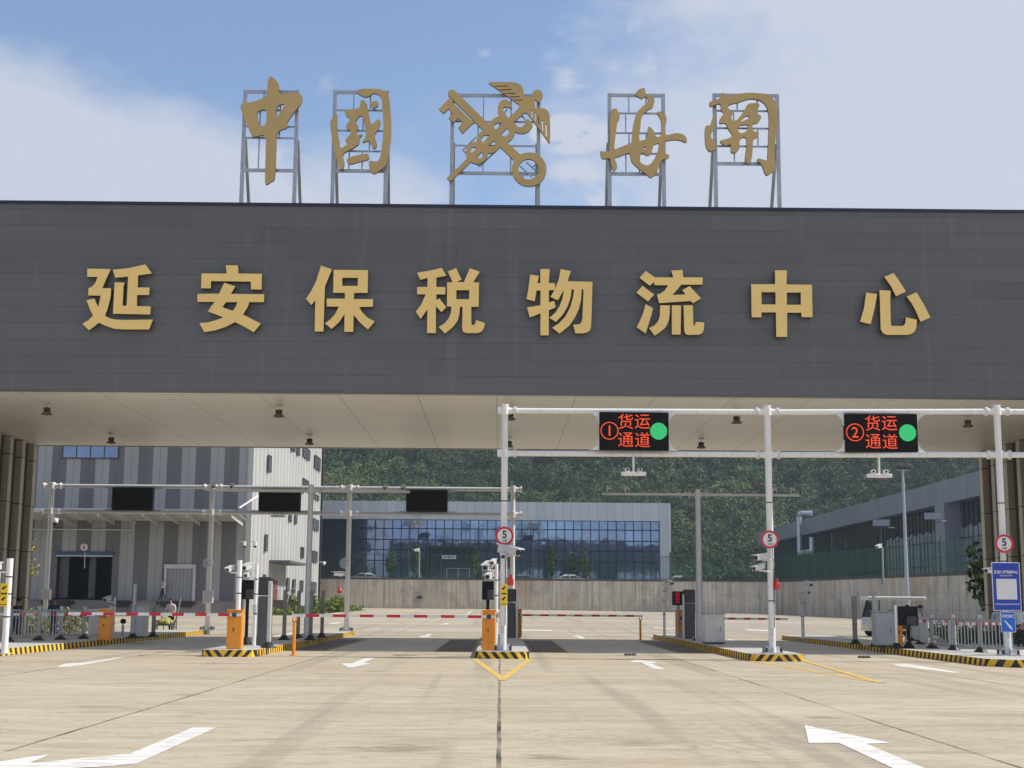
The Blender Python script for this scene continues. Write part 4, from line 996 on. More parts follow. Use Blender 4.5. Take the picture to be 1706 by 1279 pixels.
# ================================================================== cabinets, kiosks, camera poles on the islands
def cabinet(px, py, w, hp, d, label, m, name='control_cabinet', cat='cabinet', handle=True, group=None):
    p = PZ(px, py, KH); Y = p.y; H_, Wd = hp*Y/F, w*Y/F
    t = thing(name, label, cat, (p.x, Y, KH), group)
    b = MB(); b.box((p.x, Y+d/2, KH+H_/2+.03), (Wd, d, H_-.06), bev=.015); b.build('body', m, t)
    b = MB(); b.box((p.x, Y+d/2, KH+H_+.015), (Wd+.1, d+.1, .03), bev=.01); b.build('roof', m, t)
    b = MB(); b.box((p.x, Y-.008, KH+H_/2), (Wd*.86, .014, H_*.84), bev=.005); dr = b.build('door', m, t)
    if handle: b = MB(); b.box((p.x+Wd*.3, Y-.03, KH+H_*.5), (.03, .03, .2), bev=.008); b.build('handle', galv, dr)
    b = MB(); b.box((p.x, Y+d/2, KH+.03), (Wd*.94, d*.94, .06)); b.build('plinth', dark_metal, t)
    return t
cabinet(1191, 1073, 33, 49, .7, 'stainless steel control cabinet beside the grey camera mast right of centre', steel)
cabinet(1476, 1078, 30, 57, .6, 'pale grey control cabinet beside the narrow orange barrier at right', mat('pale_grey_enamel', (.46, .48, .50), .45, var=.08, scale=.9))
cabinet(228, 1063, 23, 53, .6, 'pale grey cabinet on the left island beside the brown post', mat('pale_grey_enamel', (.46, .48, .50), .45, var=.08, scale=.9))
def kiosk(px, py, w, hp, d, label, side=1):
    p = PZ(px, py, KH); Y = p.y; H_, Wd = hp*Y/F, w*Y/F
    t = thing('access_kiosk', label, 'kiosk', (p.x, Y, KH), 'dark lane kiosks')
    b = MB(); b.box((p.x, Y+d/2, KH+H_*.36), (Wd, d, H_*.72), bev=.02); b.build('lower_body', mat('slate_grey_enamel', (.085, .09, .10), .42, .1, .1, .8), t)
    b = MB(); b.box((p.x, Y+d/2, KH+H_*.865), (Wd*1.02, d*1.02, H_*.27), bev=.02); b.build('head', dark_metal, t)
    b = MB(); b.box((p.x+side*(Wd/2+.02), Y+d/2, KH+H_*.86), (.03, d*.8, H_*.22)); b.build('screen', ink, t)
    b = MB(); b.box((p.x-side*(Wd/2+.05), Y-.02, KH+H_*.46), (.07, .07, H_*.92)); b.box((p.x+side*(Wd/2+.06), Y-.02, KH+H_*.45), (.08, .08, H_*.9)); b.build('guard_posts', steel, t)
kiosk(437, 1076, 19, 112, .55, 'tall dark kiosk beside the white camera poles on the narrow left island', 1)
kiosk(852, 1062, 13, 79, .8, 'tall dark kiosk behind the centre gantry pole', 1)
kiosk(1150, 1064, 17, 80, .6, 'tall dark kiosk between the small red display and the grey mast', -1)

def led_stand(px0, py0, px1, py1, base, Y, label, back=True, txt=None):
    a, c = P(px0, py1, Y), P(px1, py0, Y); m = (a+c)/2
    t = thing('lane_info_display', label, 'display', (m.x, Y, base), 'small lane displays')
    b = MB(); b.box((m.x, Y, m.z), (c.x-a.x, .14, c.z-a.z), bev=.015); b.build('case', black, t)
    b = MB(); b.cyl((m.x, Y+.02, base), (m.x, Y+.02, a.z+.05), .055, n=8); b.lathe((m.x, Y+.02, base), [(.2, 0), (.18, .05), (.07, .22), (.055, .24)], 10); b.build('stand', black if back else grey_post, t)
    if back:
        b = MB(); b.box((m.x+.08, Y-.12, a.z+.16), ((c.x-a.x)*.5, .12, .3), bev=.02); b.build('terminal_box', dark_metal, t)
    else:
        b = MB(); b.box((m.x, Y-.075, m.z), ((c.x-a.x)*.9, .008, (c.z-a.z)*.92)); b.build('screen', ink, t)
        b = MB(); rr = random.Random(3)
        for col_ in (-1, 1):
            for r_ in range(4):
                zz = a.z+(c.z-a.z)*(.2+.2*r_); xx = m.x-.04+col_*.045
                b.box((xx, Y-.083, zz), (.06, .004, .02)); b.box((xx, Y-.083, zz+.045), (.06, .004, .02)); b.box((xx+rr.choice((-.02, .02)), Y-.083, zz+.02), (.018, .004, .07))
        b.build('lit_characters', led_dim, t)
led_stand(803, 968, 823, 999, KH, PZ(812, 1080, KH).y+.5, 'black display seen from behind above the centre orange barrier')
led_stand(401, 966, 425, 998, KH, PZ(412, 1076, KH).y+1.2, 'black display between the two white camera poles on the narrow island')
led_stand(1120, 985, 1140, 1008, KH, PZ(1130, 1062, KH).y-1.0, 'small black display with red lit characters', False)
led_stand(1497, 1010, 1528, 1042, KH, PZ(1512, 1080, KH).y, 'black display on a flared black stand before the right railing')

def cam_pole(px, py, pyt, label, r=.055, heads=(), boxes=(), z=KH, m=white, Y=None):
    p = PZ(px, py, z) if Y is None else P(px, py, Y); Y = p.y; zt_ = P(px, pyt, Y).z
    t = thing('camera_pole', label, 'camera pole', (p.x, Y, z), 'white camera poles')
    b = MB(); b.cyl((p.x, Y, z), (p.x, Y, zt_), r, n=12); b.build('post', m, t)
    b = MB(); b.box((p.x, Y, z+.01), (.3, .3, .02)); b.build('base_plate', white_dirty, t)
    b = MB()
    for f_ in (.38, .62, .8): b.cyl((p.x, Y, z+(zt_-z)*f_), (p.x, Y, z+(zt_-z)*f_+.03), r+.006, n=12)
    b.build('straps', dark_bolt, t)
    for dx, frac, s_ in heads:                        # sideways offset, height fraction, size
        zc = z+(zt_-z)*frac
        b = MB(); b.bar((p.x, Y, zc-.12), (p.x+dx, Y-.02, zc-.1), .045); b.build('arm', white, t)
        camera_head(t, (p.x+dx, Y-.05, zc), (.25 if dx > 0 else -.25, -.95, -.2), s_)
    for dx, frac, w_, h_ in boxes:
        zc = z+(zt_-z)*frac
        b = MB(); b.box((p.x+dx, Y-.09, zc), (w_, .14, h_), bev=.015); b.build('terminal_box', white_dirty, t)
cam_pole(394, 1081, 933, 'white camera pole behind the left orange barrier, one camera at its tip', .075, ((-.28, .9, 1.0),), ())
cam_pole(423, 1076, 938, 'white camera pole with stacked cameras before the dark kiosk on the narrow island', .06, ((-.3, .955, 1.3), (-.26, .86, 1.0)), ((0, .45, .12, .3),))
cam_pole(826, 1081, 939, 'white camera pole with a bundle of cameras beside the centre gantry pole', .055, ((-.28, .97, 1.6), (-.1, 1.02, 1.0), (-.22, .86, 1.4)), ((.12, .4, .12, .2),))
cam_pole(1107, 1059, 967, 'thin white camera pole at the far left end of the right-centre island', .06, ((.28, .96, 1.2),), ())
cam_pole(1338, 1063, 970, 'white camera pole with two domes at the far end of the right island', .07, ((.3, .97, 1.2), (.22, .83, 1.0)), ((-.12, .62, .14, .9),))
cam_pole(7, 1089, 930, 'white camera pole cut by the left edge with a yellow warning plate', .085, ((-.4, .9, 1.4),), ((-.35, .75, .3, .5),))
cam_pole(189, 1048, 995, 'short pole with a round device beside the left orange barrier', .045, ((-.3, .96, 1.2),), (), 0, white, 58)

def bollard(px, py, pyt, label, m=brown_post, w=.13, z=KH):
    p = PZ(px, py, z); h = P(px, pyt, p.y).z-z
    t = thing('steel_post', label, 'post', (p.x, p.y, z), 'square steel posts on the islands')
    b = MB(); b.box((p.x, p.y, z+h/2), (w, w, h), bev=.01); b.build('post', m, t)
    b = MB(); b.lathe((p.x, p.y, z), [(.24, 0), (.24, .03), (.15, .07), (.1, .17), (.07, .18)], 8); b.build('foot', dark_bolt, t)
bollard(473, 1066, 982, 'square brown post, left of four on the narrow island')
bollard(496, 1064, 984, 'square brown post just left of the grey camera mast')
bollard(517, 1066, 983, 'square brown post just right of the grey camera mast')
bollard(536, 1062, 984, 'square brown post, nearest the bare rear gantry pole')
bollard(447, 1079, 968, 'pale steel post touching the dark kiosk on the narrow island', white_dirty, .11)
bollard(221, 1063, 973, 'dull grey post in front of the pale cabinet at left', grey_post, .11)
bollard(255, 1061, 1010, 'brown post right of the pale cabinet at left', brown_post, .13)
bollard(1425, 1073, 993, 'tall rusty brown post on the right island', brown_post, .15)
bollard(1458, 1077, 990, 'grey steel post touching the pale cabinet at right', grey_post, .11)
bollard(1494, 1080, 1008, 'slim white post between the orange barrier and the black display', white, .08)
for px, py in ((205, 1040), (140, 1024)):
    p = P(px, py, 56)
    t = thing('lane_loudspeaker', 'small black device on a thin stand '+('beside the left orange barrier' if px > 150 else 'above the left railing'), 'loudspeaker', (p.x, 56, 0), 'black devices by the left railing')
    b = MB(); b.box((p.x, 56, p.z+.12), (.2, .2, .2), bev=.05); b.box((p.x+.02, 55.89, p.z+.12), (.13, .03, .13), bev=.01); b.build('body', black, t)
    b = MB(); b.cyl((p.x, 56, 0), (p.x, 56, p.z), .05, n=8); b.lathe((p.x, 56, 0), [(.2, 0), (.18, .05), (.05, .12)], 10); b.build('stand', grey_post, t)
# white cable rack beside the centre pole
p = PZ(833, 1075, KH)
b = MB()
for dx in (-.09, .13): b.bar((p.x+dx, p.y, KH), (p.x+dx, p.y, KH+1.15), .035)
for k in range(7): b.bar((p.x-.09, p.y, KH+.12+k*.16), (p.x+.13, p.y, KH+.12+k*.16), .025)
tag(b.build('cable_ladder', white), 'small white cable ladder between the centre pole and the orange barrier', 'cable ladder')
# yellow warning plates
def plate(px0, py0, px1, py1, Y, label):
    a, c = P(px0, py1, Y), P(px1, py0, Y); m = (a+c)/2
    t = thing('warning_plate', label, 'warning sign', (m.x, Y, a.z), 'yellow warning plates')
    w, h = c.x-a.x, c.z-a.z
    b = MB(); b.box((m.x, Y, m.z), (w, .02, h), bev=.004); b.build('panel', yellow_sign, t)
    for z in (.14, .62):
        k = MB(); k.bar((m.x-w*.25, Y-.013, a.z+h*(z+.14)), (m.x+w*.22, Y-.013, a.z+h*(z+.26)), .006, .045); k.bar((m.x-w*.2, Y-.013, a.z+h*(z+.2)), (m.x, Y-.013, a.z+h*(z+.12)), .006, .03); k.build('pictogram', ink, t)
    k = MB()
    for z in (.08, .54, .58): k.box((m.x, Y-.012, a.z+h*z), (w*.8, .006, .02))
    k.build('small_print', ink, t)
plate(834, 973, 845, 1009, PZ(838, 1085, KH).y-.24, 'yellow warning plate with black pictograms on the centre gantry pole')
plate(-1, 972, 14, 1010, PZ(7, 1089, KH).y-.16, 'yellow warning plate with black pictograms at the left edge')

# blue notice board and lane sign on the right pole
Yn = 40.5
a, c = P(1655, 1017, Yn), P(1698, 937, Yn); m = (a+c)/2; w, h = c.x-a.x, c.z-a.z
t = thing('notice_board', 'tall dark blue notice board with white lettering on the right gantry pole', 'notice board', (m.x, Yn, a.z))
b = MB(); b.box((m.x, Yn, m.z), (w, .03, h), bev=.006); b.build('frame', sign_white, t)
b = MB(); b.box((m.x, Yn-.018, m.z), (w*.95, .006, h*.975)); b.build('panel', blue_sign, t)
text('延安保税物流中心', .1, (m.x, Yn-.024, a.z+h*.80), sign_white, 'title_text', t, width=w*.84, bold=.003)
b = MB()
for k in range(6): b.box((m.x-w*.19+k*w*.075, Yn-.024, a.z+h*.725), (w*.055, .004, .03)); b.box((m.x-w*.19+k*w*.075, Yn-.027, a.z+h*.725), (w*.055, .002, .007), 1)
b.build('small_text', [sign_white, blue_sign], t)
b = MB(); b.box((m.x, Yn-.024, a.z+h*.445), (w*.72, .006, w*.72)); b.build('white_square', sign_white, t)
b = MB(); rr = random.Random(5)
for k in range(17): b.box((m.x-w*.40+k*w*.05, Yn-.024, a.z+h*.135), (w*.036, .004, .035)); b.box((m.x-w*.40+k*w*.05, Yn-.027, a.z+h*.135+rr.choice((-.008, .0, .008))), (w*.036, .002, .008), 1)
b.build('small_text', [sign_white, blue_sign], t)
a, c = P(1668, 1053, Yn), P(1691, 1019, Yn); m = (a+c)/2; w, h = c.x-a.x, c.z-a.z
t = thing('lane_sign', 'small bright blue lane sign with a slanting white arrow under the notice board', 'road sign', (m.x, Yn, a.z))
b = MB(); b.box((m.x, Yn, m.z), (w, .025, h), bev=.006); b.build('frame', sign_white, t)
b = MB(); b.box((m.x, Yn-.016, m.z), (w*.93, .006, h*.95)); b.build('panel', blue_sign2, t)
text('行政通道', .1, (m.x, Yn-.022, a.z+h*.78), sign_white, 'text', t, width=w*.86, bold=.003)
b = MB(); flat_solid(b, [[(m.x-w*.28, a.z+h*.56), (m.x-w*.20, a.z+h*.58), (m.x+w*.22, a.z+h*.25), (m.x+w*.26, a.z+h*.10), (m.x+w*.12, a.z+h*.16)]], [], Yn-.022, .004, 0, 0); b.build('arrow', sign_white, t)

# ================================================================== railings
def railing(p0, p1, posts, label, z=KH, hgt=1.05, pitch=.125, m=galv, gaps=()):
    p0, p1 = Vector(p0), Vector(p1); L_ = (p1-p0).length; d = (p1-p0)/L_
    t = thing('metal_railing', label, 'railing', (p0.x, p0.y, z), 'grey metal railings')
    b = MB()
    for zz in (hgt-.02, .14): b.bar((p0.x, p0.y, z+zz), (p1.x, p1.y, z+zz), .05, .06)
    b.build('rails', m, t)
    b = MB(); n = int(L_/pitch)
    for k in range(1, n):
        q = p0+d*(L_*k/n); b.box((q.x, q.y, z+(hgt+.1)/2), (.028, .028, hgt-.14))
    b.build('bars', m, t)
    for f in posts:
        q = p0+d*(L_*f); b = MB(); b.box((q.x, q.y, z+(hgt+.12)/2), (.12, .12, hgt+.12), bev=.01); po = b.build('post', m, t)
        b = MB(); b.lathe((q.x, q.y, z), [(.22, 0), (.2, .04), (.12, .1), (.07, .18)], 8); b.build('foot', dark_bolt, po)
q0, q1 = PZ(8, 1069, KH), PZ(140, 1064, KH)
railing((q0.x, q0.y), (q1.x, q1.y), (.04, .4, .68, .99), 'grey railing with thick posts at the left edge of the lanes', pitch=.17)
railing((q1.x+.05, q1.y+.3), (q1.x-1.55, q1.y+9), (.98,), 'pale railing running back beside the left orange barrier', m=white_dirty)
q0 = PZ(1706, 1092, KH); 
railing((14.45, 47.2), (15.1, 41.2), (.02, .30, .62, .95), 'dark grey railing along the right island beside the blue notice board', pitch=.24, hgt=1.0)
railing((14.6, 47.9), (16.6, 56.5), (.5, .99), 'far grey railing behind the black display at right', pitch=.3, hgt=1.0)
railing((15.6, 40.2), (20, 39.8), (.02, .5), 'grey railing behind the notice board at the right edge')
#PART4

# ================================================================== left warehouse
XL, YL0, YL1, HL = -20.6, 115.0, 160.0, 21.5
dockz = P(271, 1000, YL0-1.0).z
wh = thing('warehouse', 'large grey striped warehouse with a white corrugated gable and loading dock on the left', 'warehouse', (-42, 137, gz(-30, YL0)))
def fr_(x0, y0, x1, y1, Y=YL0):
    a, c = P(x0, y1, Y), P(x1, y0, Y); return [(a.x, a.z), (c.x, a.z), (c.x, c.z), (a.x, c.z)]
d8 = fr_(91, 921, 188, 1001); d9 = fr_(277, 947, 322, 1001)
d8 = [(d8[0][0], dockz), (d8[1][0], dockz), d8[2], d8[3]]
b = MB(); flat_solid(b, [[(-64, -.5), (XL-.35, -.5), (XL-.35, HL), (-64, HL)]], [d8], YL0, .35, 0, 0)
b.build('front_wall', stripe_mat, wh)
# folded gable sheet
b = MB(); per = 1.9; n = int((YL1-YL0)/per); prof = []
for k in range(n):
    y = YL0+k*per; prof += [(0, y), (0, y+.72), (-.34, y+.95), (-.34, y+1.67)]
prof.append((0, YL0+n*per))
vs = [(XL+dx, y, z) for z in (-.5, HL) for dx, y in prof]; q = len(prof)
for i in range(q-1): b.add([vs[i], vs[i+1], vs[q+i+1], vs[q+i]], [(0, 1, 2, 3)], 1 if i % 4 == 2 else 0)  # recessed flats take a greyer copy, shade of the folds put into its colour
b.build('gable_wall', [gable_mat, mat('shaded_corrugated_sheet', (.27, .275, .27), .5, var=.08, scale=.5)], wh)
b = MB(); b.box((XL-.18, YL0+.16, HL/2), (.42, .36, HL)); b.build('corner_trim', gable_mat, wh)
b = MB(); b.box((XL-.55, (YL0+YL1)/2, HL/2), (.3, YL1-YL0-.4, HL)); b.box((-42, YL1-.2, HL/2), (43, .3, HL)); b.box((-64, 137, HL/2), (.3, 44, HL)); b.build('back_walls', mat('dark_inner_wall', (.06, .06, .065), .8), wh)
b = MB(); b.box((-42.3, 137.5, HL+.1), (44.5, 46, .25)); b.build('roof', galv, wh)
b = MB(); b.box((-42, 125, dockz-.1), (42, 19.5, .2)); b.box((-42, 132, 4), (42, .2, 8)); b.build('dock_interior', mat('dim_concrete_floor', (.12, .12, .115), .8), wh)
# dock apron, buffers
b = MB(); b.box((-42.4, YL0-1.0, dockz/2-.3), (43.6, 2.0, dockz+.6)); dk = b.build('dock_apron', mat('dock_concrete', (.20, .20, .205), .8, var=.12, scale=.7), wh)
b = MB(); b.box((-42.4, YL0-2.01, dockz-.05), (43.6, .03, .1)); b.build('dock_edge', mat('faded_red_edge', (.22, .14, .13), .7), dk)
for x0, x1 in ((76, 117), (268, 320), (196, 216)):
    r4 = fr_(x0, 1002, x1, 1011, YL0-2.05)
    b = MB(); b.box(((r4[0][0]+r4[1][0])/2, YL0-2.1, dockz-.28), (r4[1][0]-r4[0][0], .14, .5), bev=.02); b.build('dock_leveller', mat('dock_rubber', (.035, .033, .032), .8), wh)
    b = MB()
    for sx in (0, 1): b.box((r4[sx][0]+(-.2 if sx == 0 else .2), YL0-2.12, dockz-.2), (.3, .2, .3), bev=.03)
    b.build('dock_buffer', mat('dock_rubber_brown', (.06, .045, .035), .9), wh)
# door 8
b = MB(); (x0, _), (x1, _), (_, zt8), _ = d8
b.box(((x0+x1)/2, YL0-.05, zt8-.05), (x1-x0+.2, .3, .30)); b.build('door_lintel', mat('navy_lintel', (.03, .07, .16), .4, .1), wh)
b = MB(); b.box(((x0+x1)/2, YL0-.07, zt8-.26), (x1-x0+.1, .2, .1)); b.build('door_track', mat('pale_aluminium', (.5, .52, .53), .4, .4), wh)
b = MB(); b.box((x0+(x1-x0)*.10, YL0+.6, (zt8+dockz)/2), ((x1-x0)*.17, .1, zt8-dockz-.3)); b.box((x0+(x1-x0)*.575, YL0+1.2, (zt8+dockz)/2), ((x1-x0)*.12, .1, zt8-dockz-.3)); b.build('strip_curtain', mat('grey_curtain', (.10, .105, .105), .6, var=.2), wh)
# roller door 9
(x0, _), (x1, _), (_, zt9), _ = d9
b = MB(); b.box(((x0+x1)/2, YL0-.05, (zt9+dockz)/2), (x1-x0, .08, zt9-dockz)); rd = b.build('roller_door', mat('grey_roller_door', (.30, .31, .33), .5, .1, .08, .6), wh)
b = MB()
for k in range(7): b.box((x0+(x1-x0)*(k+.5)/7, YL0-.1, (zt9+dockz)/2), (.05, .03, zt9-dockz-.1))
b.build('door_ribs', mat('grey_roller_door'.replace('door', 'rib'), (.24, .25, .27), .5, .1), rd)
b = MB(); b.box(((x0+x1)/2, YL0-.12, zt9+.16), (x1-x0+.5, .26, .34)); b.box((x0-.13, YL0-.1, (zt9+dockz)/2), (.2, .2, zt9-dockz)); b.box((x1+.13, YL0-.1, (zt9+dockz)/2), (.2, .2, zt9-dockz)); b.build('door_frame', mat('pale_aluminium', (.5, .52, .53), .4, .4), wh)
b = MB(); p = P(204, 0+925, YL0-.05)
# number disc
c = P(140, 911.5, YL0-.12)
b = MB(); b.cyl((c.x, YL0-.10, c.z), (c.x, YL0-.03, c.z), .30, n=24); nd = b.build('number_disc', sign_white, wh)
text('8', .46, (c.x, YL0-.112, c.z), red, 'numeral', nd, bold=.012)
# door bell pull, conduit, wall lamp etc.
b = MB(); c1_, c2_ = P(141.5, 920, YL0-.2), P(141, 944, YL0-.2); b.cyl(c1_, c2_, .03, n=6); b.cyl(c2_, c2_+Vector((0, 0, -.12)), .05, n=6); b.build('pull_cord', white, wh)
b = MB(); a = P(30, 881, YL0-.2); c = P(222, 879, YL0-.2); b.cyl((a.x, YL0-.2, a.z), (c.x, YL0-.2, a.z), .055, n=8); b.cyl((c.x, YL0-.2, a.z), (c.x, YL0-.2, a.z+.5), .055, n=8); b.build('pipe', white_dirty, wh)
# upper window band
r4 = fr_(104, 738, 198, 762.5, YL0-.06)
b = MB(); b.box(((r4[0][0]+r4[1][0])/2, YL0-.04, (r4[0][1]+r4[2][1])/2), (r4[1][0]-r4[0][0], .06, r4[2][1]-r4[0][1])); w_ = b.build('window', glass_blue, wh)
b = MB()
for k in range(5): b.box((r4[0][0]+(r4[1][0]-r4[0][0])*k/4, YL0-.09, (r4[0][1]+r4[2][1])/2), (.08, .06, r4[2][1]-r4[0][1]))
b.box(((r4[0][0]+r4[1][0])/2, YL0-.09, r4[0][1]), (r4[1][0]-r4[0][0]+.1, .07, .08)); b.build('frame', dark_metal, w_)
# dock awning with raking brackets
zc_f, zc_b = P(300, 852.5, YL0-5).z, P(300, 866, YL0).z
b = MB(); nA = 26; xa, xb = -46.0, XL-.4
vs = [(xa, YL0-5, zc_f), (xb, YL0-5, zc_f), (xb, YL0-.02, zc_b), (xa, YL0-.02, zc_b)]
b.add(vs+[(x, y, z+.12) for x, y, z in vs], [(0, 3, 2, 1), (4, 5, 6, 7), (0, 1, 5, 4), (1, 2, 6, 5), (2, 3, 7, 6), (3, 0, 4, 7)]); aw = b.build('dock_awning', mat('grey_awning_sheet', (.20, .215, .235), .5, .1, .08), wh)
b = MB()
for k in range(6):
    y = YL0-4.8+k*.92; zz = zc_f+(zc_b-zc_f)*(y-YL0+5)/5-.06; b.box(((xa+xb)/2, y, zz), (xb-xa, .08, .1))
b.build('purlins', white_dirty, aw)
b = MB()
x = xb-.3; k = 0
while x > xa:
    w_ = .22 if k % 2 == 0 else .1
    b.bar((x, YL0-4.95, zc_f-.22), (x, YL0-.1, zc_b-.30), .1, .30 if k % 2 == 0 else .16); x -= 1.75; k += 1
b.build('brackets', white_dirty, aw)
b = MB(); b.box(((xa+xb)/2, YL0-5.06, zc_f+.05), (xb-xa, .1, .34)); b.build('front_gutter', galv, aw)
a, c = P(416, 820, YL0-4), P(399, 846, YL0-4.5); b = MB(); b.bar((a.x, YL0-.3, a.z), (c.x, YL0-4.6, c.z), .1); b.build('tie_rod', white, aw)
# gable windows, door, porch
def gab(x0, y0, x1, y1):      # photo corners (nearest edge px x0) on the gable plane
    a, c = PX(x0, y1, XL+.04), PX(x1, y1, XL+.04); e = PX(x0, y0, XL+.04)
    return a.y, c.y, a.z, e.z
for x0, y0, x1, y1 in ((446, 757, 451, 784), (486, 742, 491, 750), (495.5, 742, 499, 757), (505, 742, 516, 759.5), (524, 757, 533, 778.5), (504, 796, 514, 806), (521.5, 821, 531, 829), (521, 863, 530, 881), (441, 890, 444.5, 917), (482.5, 856, 485, 868), (491, 856, 494, 871), (500.5, 911, 505.5, 928), (519.5, 917, 528, 935), (438.5, 957, 441.5, 968), (477.5, 963, 481, 984), (488, 965, 491, 987), (499, 967, 504, 985), (518, 969.5, 526, 988)):
    ya, yb_, za, ze = gab(x0, y0, x1, y1)
    if yb_ > YL1-.6: yb_ = YL1-.6
    b = MB(); b.box((XL+.03, (ya+yb_)/2, (za+ze)/2), (.10, yb_-ya, ze-za)); w_ = b.build('window', mat('dusty_window_glass', (.13, .14, .15), .2, .1, .2, .6), wh)
    b = MB()
    for y in ((ya, yb_) if yb_-ya < 1.6 else (ya, (ya*2+yb_)/3, (ya+2*yb_)/3, yb_)): b.box((XL+.09, y, (za+ze)/2), (.05, .07, ze-za))
    for z in (za, ze): b.box((XL+.09, (ya+yb_)/2, z), (.05, yb_-ya+.07, .07))
    b.build('frame', dark_metal, w_)
ya, yb_, za, ze = gab(455, 966, 460, 1001)
b = MB(); b.box((XL+.05, (ya+yb_)/2, (za+ze)/2), (.12, yb_-ya, ze-za)); dr = b.build('entrance_door', mat('dark_red_door', (.23, .035, .045), .5), wh)
b = MB(); b.box((XL+.13, ya+.15, (za+ze)/2), (.04, .06, .3)); b.build('handle', steel, dr)
a = PX(448, 935, XL); c = PX(478, 936, XL)
b = MB(); b.box((XL+.95, (a.y+c.y)/2, a.z), (1.9, c.y-a.y, .22)); b.build('porch_roof', mat('slate_grey_sheet', (.12, .125, .135), .5, .1), wh)
# steps by the gable
st = thing('concrete_steps', 'brick-brown steps with a thin handrail by the red door of the warehouse', 'steps', (XL+1.2, 126, gz(XL, 126)))
zg = gz(XL, 126); b = MB()
for k in range(6): b.box((XL+1.0, 124.2+k*.33, zg+.09*(k+1)+.04), (1.7, .32, .18*(k+1)))
b.box((XL+1.0, 127.6, zg+.6), (1.7, 3.0, 1.2)); b.build('treads', mat('brown_brick_steps', (.17, .125, .11), .8, var=.25, scale=3), st)
b = MB()
for x in (XL+.25, XL+1.8):
    b.tube([(x, 124.1, zg), (x, 124.1, zg+1.0), (x, 126.2, zg+2.2), (x, 129, zg+2.2), (x, 129, zg+1.2)], .03, 6)
    b.tube([(x, 126.2, zg+2.2), (x, 126.2, zg+1.2)], .03, 6)
b.build('handrail', galv, st)
# cameras on the warehouse wall
for px, py, Y, lab in ((407, 909, YL0-.5, 'white dome camera on the warehouse wall left of the gable corner'), (425, 909, YL0+.3, 'white dome camera on the near end of the white gable')):
    c = P(px, py, Y) if px < 410 else PX(px, py, XL+.5)
    t = thing('dome_camera', lab, 'camera', (c.x, c.y, c.z))
    b = MB(); b.bar((c.x-.45, c.y, c.z+.35), (c.x, c.y, c.z+.35), .06); b.cyl((c.x, c.y, c.z+.36), (c.x, c.y, c.z), .14, n=10); b.build('housing', white, t)
    b = MB(); b.lathe((c.x, c.y, c.z), [(.14, 0), (.12, -.1), (.05, -.16), (0, -.17)], 10); b.build('dome', ink, t)
c = P(535, 939, 158); t = thing('dome_camera', 'white camera at the far corner of the white gable', 'camera', (c.x, 158, c.z))
b = MB(); b.bar((XL+.0, 158, c.z+.2), (XL+.7, 158, c.z+.2), .07); b.build('arm', white, t); b = MB(); b.lathe((XL+.7, 158, c.z), [(0, .25), (.18, .22), (.18, .02), (.1, -.12), (0, -.16)], 10); b.build('housing', white, t)

# ================================================================== retaining wall, terrace
WT = P(853, 966.5, 165).z; ZT = WT-.55
wl = [(-34, 165), (P(1118, 970, 165).x, 165), (P(1310, 979, 162).x, 162), (40.3, 115), (43, 100), (47, 92)]
rw = thing('retaining_wall', 'long stained board-marked concrete retaining wall behind the yard', 'wall', (0, 165, gz(0, 165)))
b = MB(); cp = MB()
for (x0, y0), (x1, y1) in zip(wl, wl[1:]):
    d = Vector((x1-x0, y1-y0)).normalized(); nn = Vector((-d.y, d.x))*.5
    if nn.y < 0 and abs(d.x) > .5: nn = -nn
    if abs(d.x) <= .5 and nn.x < 0: nn = -nn
    m_ = max(2, int(math.hypot(x1-x0, y1-y0)/4))
    for k in range(m_):
        a = Vector((x0, y0)).lerp(Vector((x1, y1)), k/m_); c = Vector((x0, y0)).lerp(Vector((x1, y1)), (k+1)/m_)
        b.add([(a.x, a.y, -.6), (c.x, c.y, -.6), (c.x+nn.x, c.y+nn.y, -.6), (a.x+nn.x, a.y+nn.y, -.6), (a.x, a.y, WT), (c.x, c.y, WT), (c.x+nn.x, c.y+nn.y, WT), (a.x+nn.x, a.y+nn.y, WT)],
              [(0, 1, 5, 4), (4, 5, 6, 7), (2, 3, 7, 6)])
        cp.add([(a.x-nn.x*.1, a.y-nn.y*.1, WT+.003), (c.x-nn.x*.1, c.y-nn.y*.1, WT+.003), (c.x+nn.x, c.y+nn.y, WT+.003), (a.x+nn.x, a.y+nn.y, WT+.003)]+[(a.x-nn.x*.1, a.y-nn.y*.1, WT+.2), (c.x-nn.x*.1, c.y-nn.y*.1, WT+.2), (c.x+nn.x, c.y+nn.y, WT+.2), (a.x+nn.x, a.y+nn.y, WT+.2)],
              [(0, 1, 5, 4), (4, 5, 6, 7), (2, 3, 7, 6)])
b.build('wall_face', retain_mat, rw); cp.build('coping', mat('dark_coping', (.085, .085, .08), .85, var=.3, scale=1.5), rw)
b = MB(); p = P(699, 1000, 165)
b.box((p.x, 164.9, 1.7), (.55, .18, 2.6)); b.build('buttress', mat('pale_concrete_patch', (.4, .39, .36), .9), rw)
b = MB(); b.box((P(699, 995, 164.8).x, 164.75, P(699, 995, 165).z), (.6, .3, .25)); b.build('drain_outlet', dark_bolt, rw)
ter = [(x, y+.4) for x, y in wl]+[(300, 92), (300, 420), (-200, 420), (-200, 165.4)]
b = MB(); vs, es, f, *_ = delaunay_2d_cdt([Vector(q) for q in ter], [(i, (i+1) % len(ter)) for i in range(len(ter))], [], 1, 1e-6)
b.v = [(v.x, v.y, ZT-.05) for v in vs]
for q in f: b.f.append(list(q)); b.mi.append(0); b.sm.append(False)
b.build('terrace', terrace_mat, kind='structure')
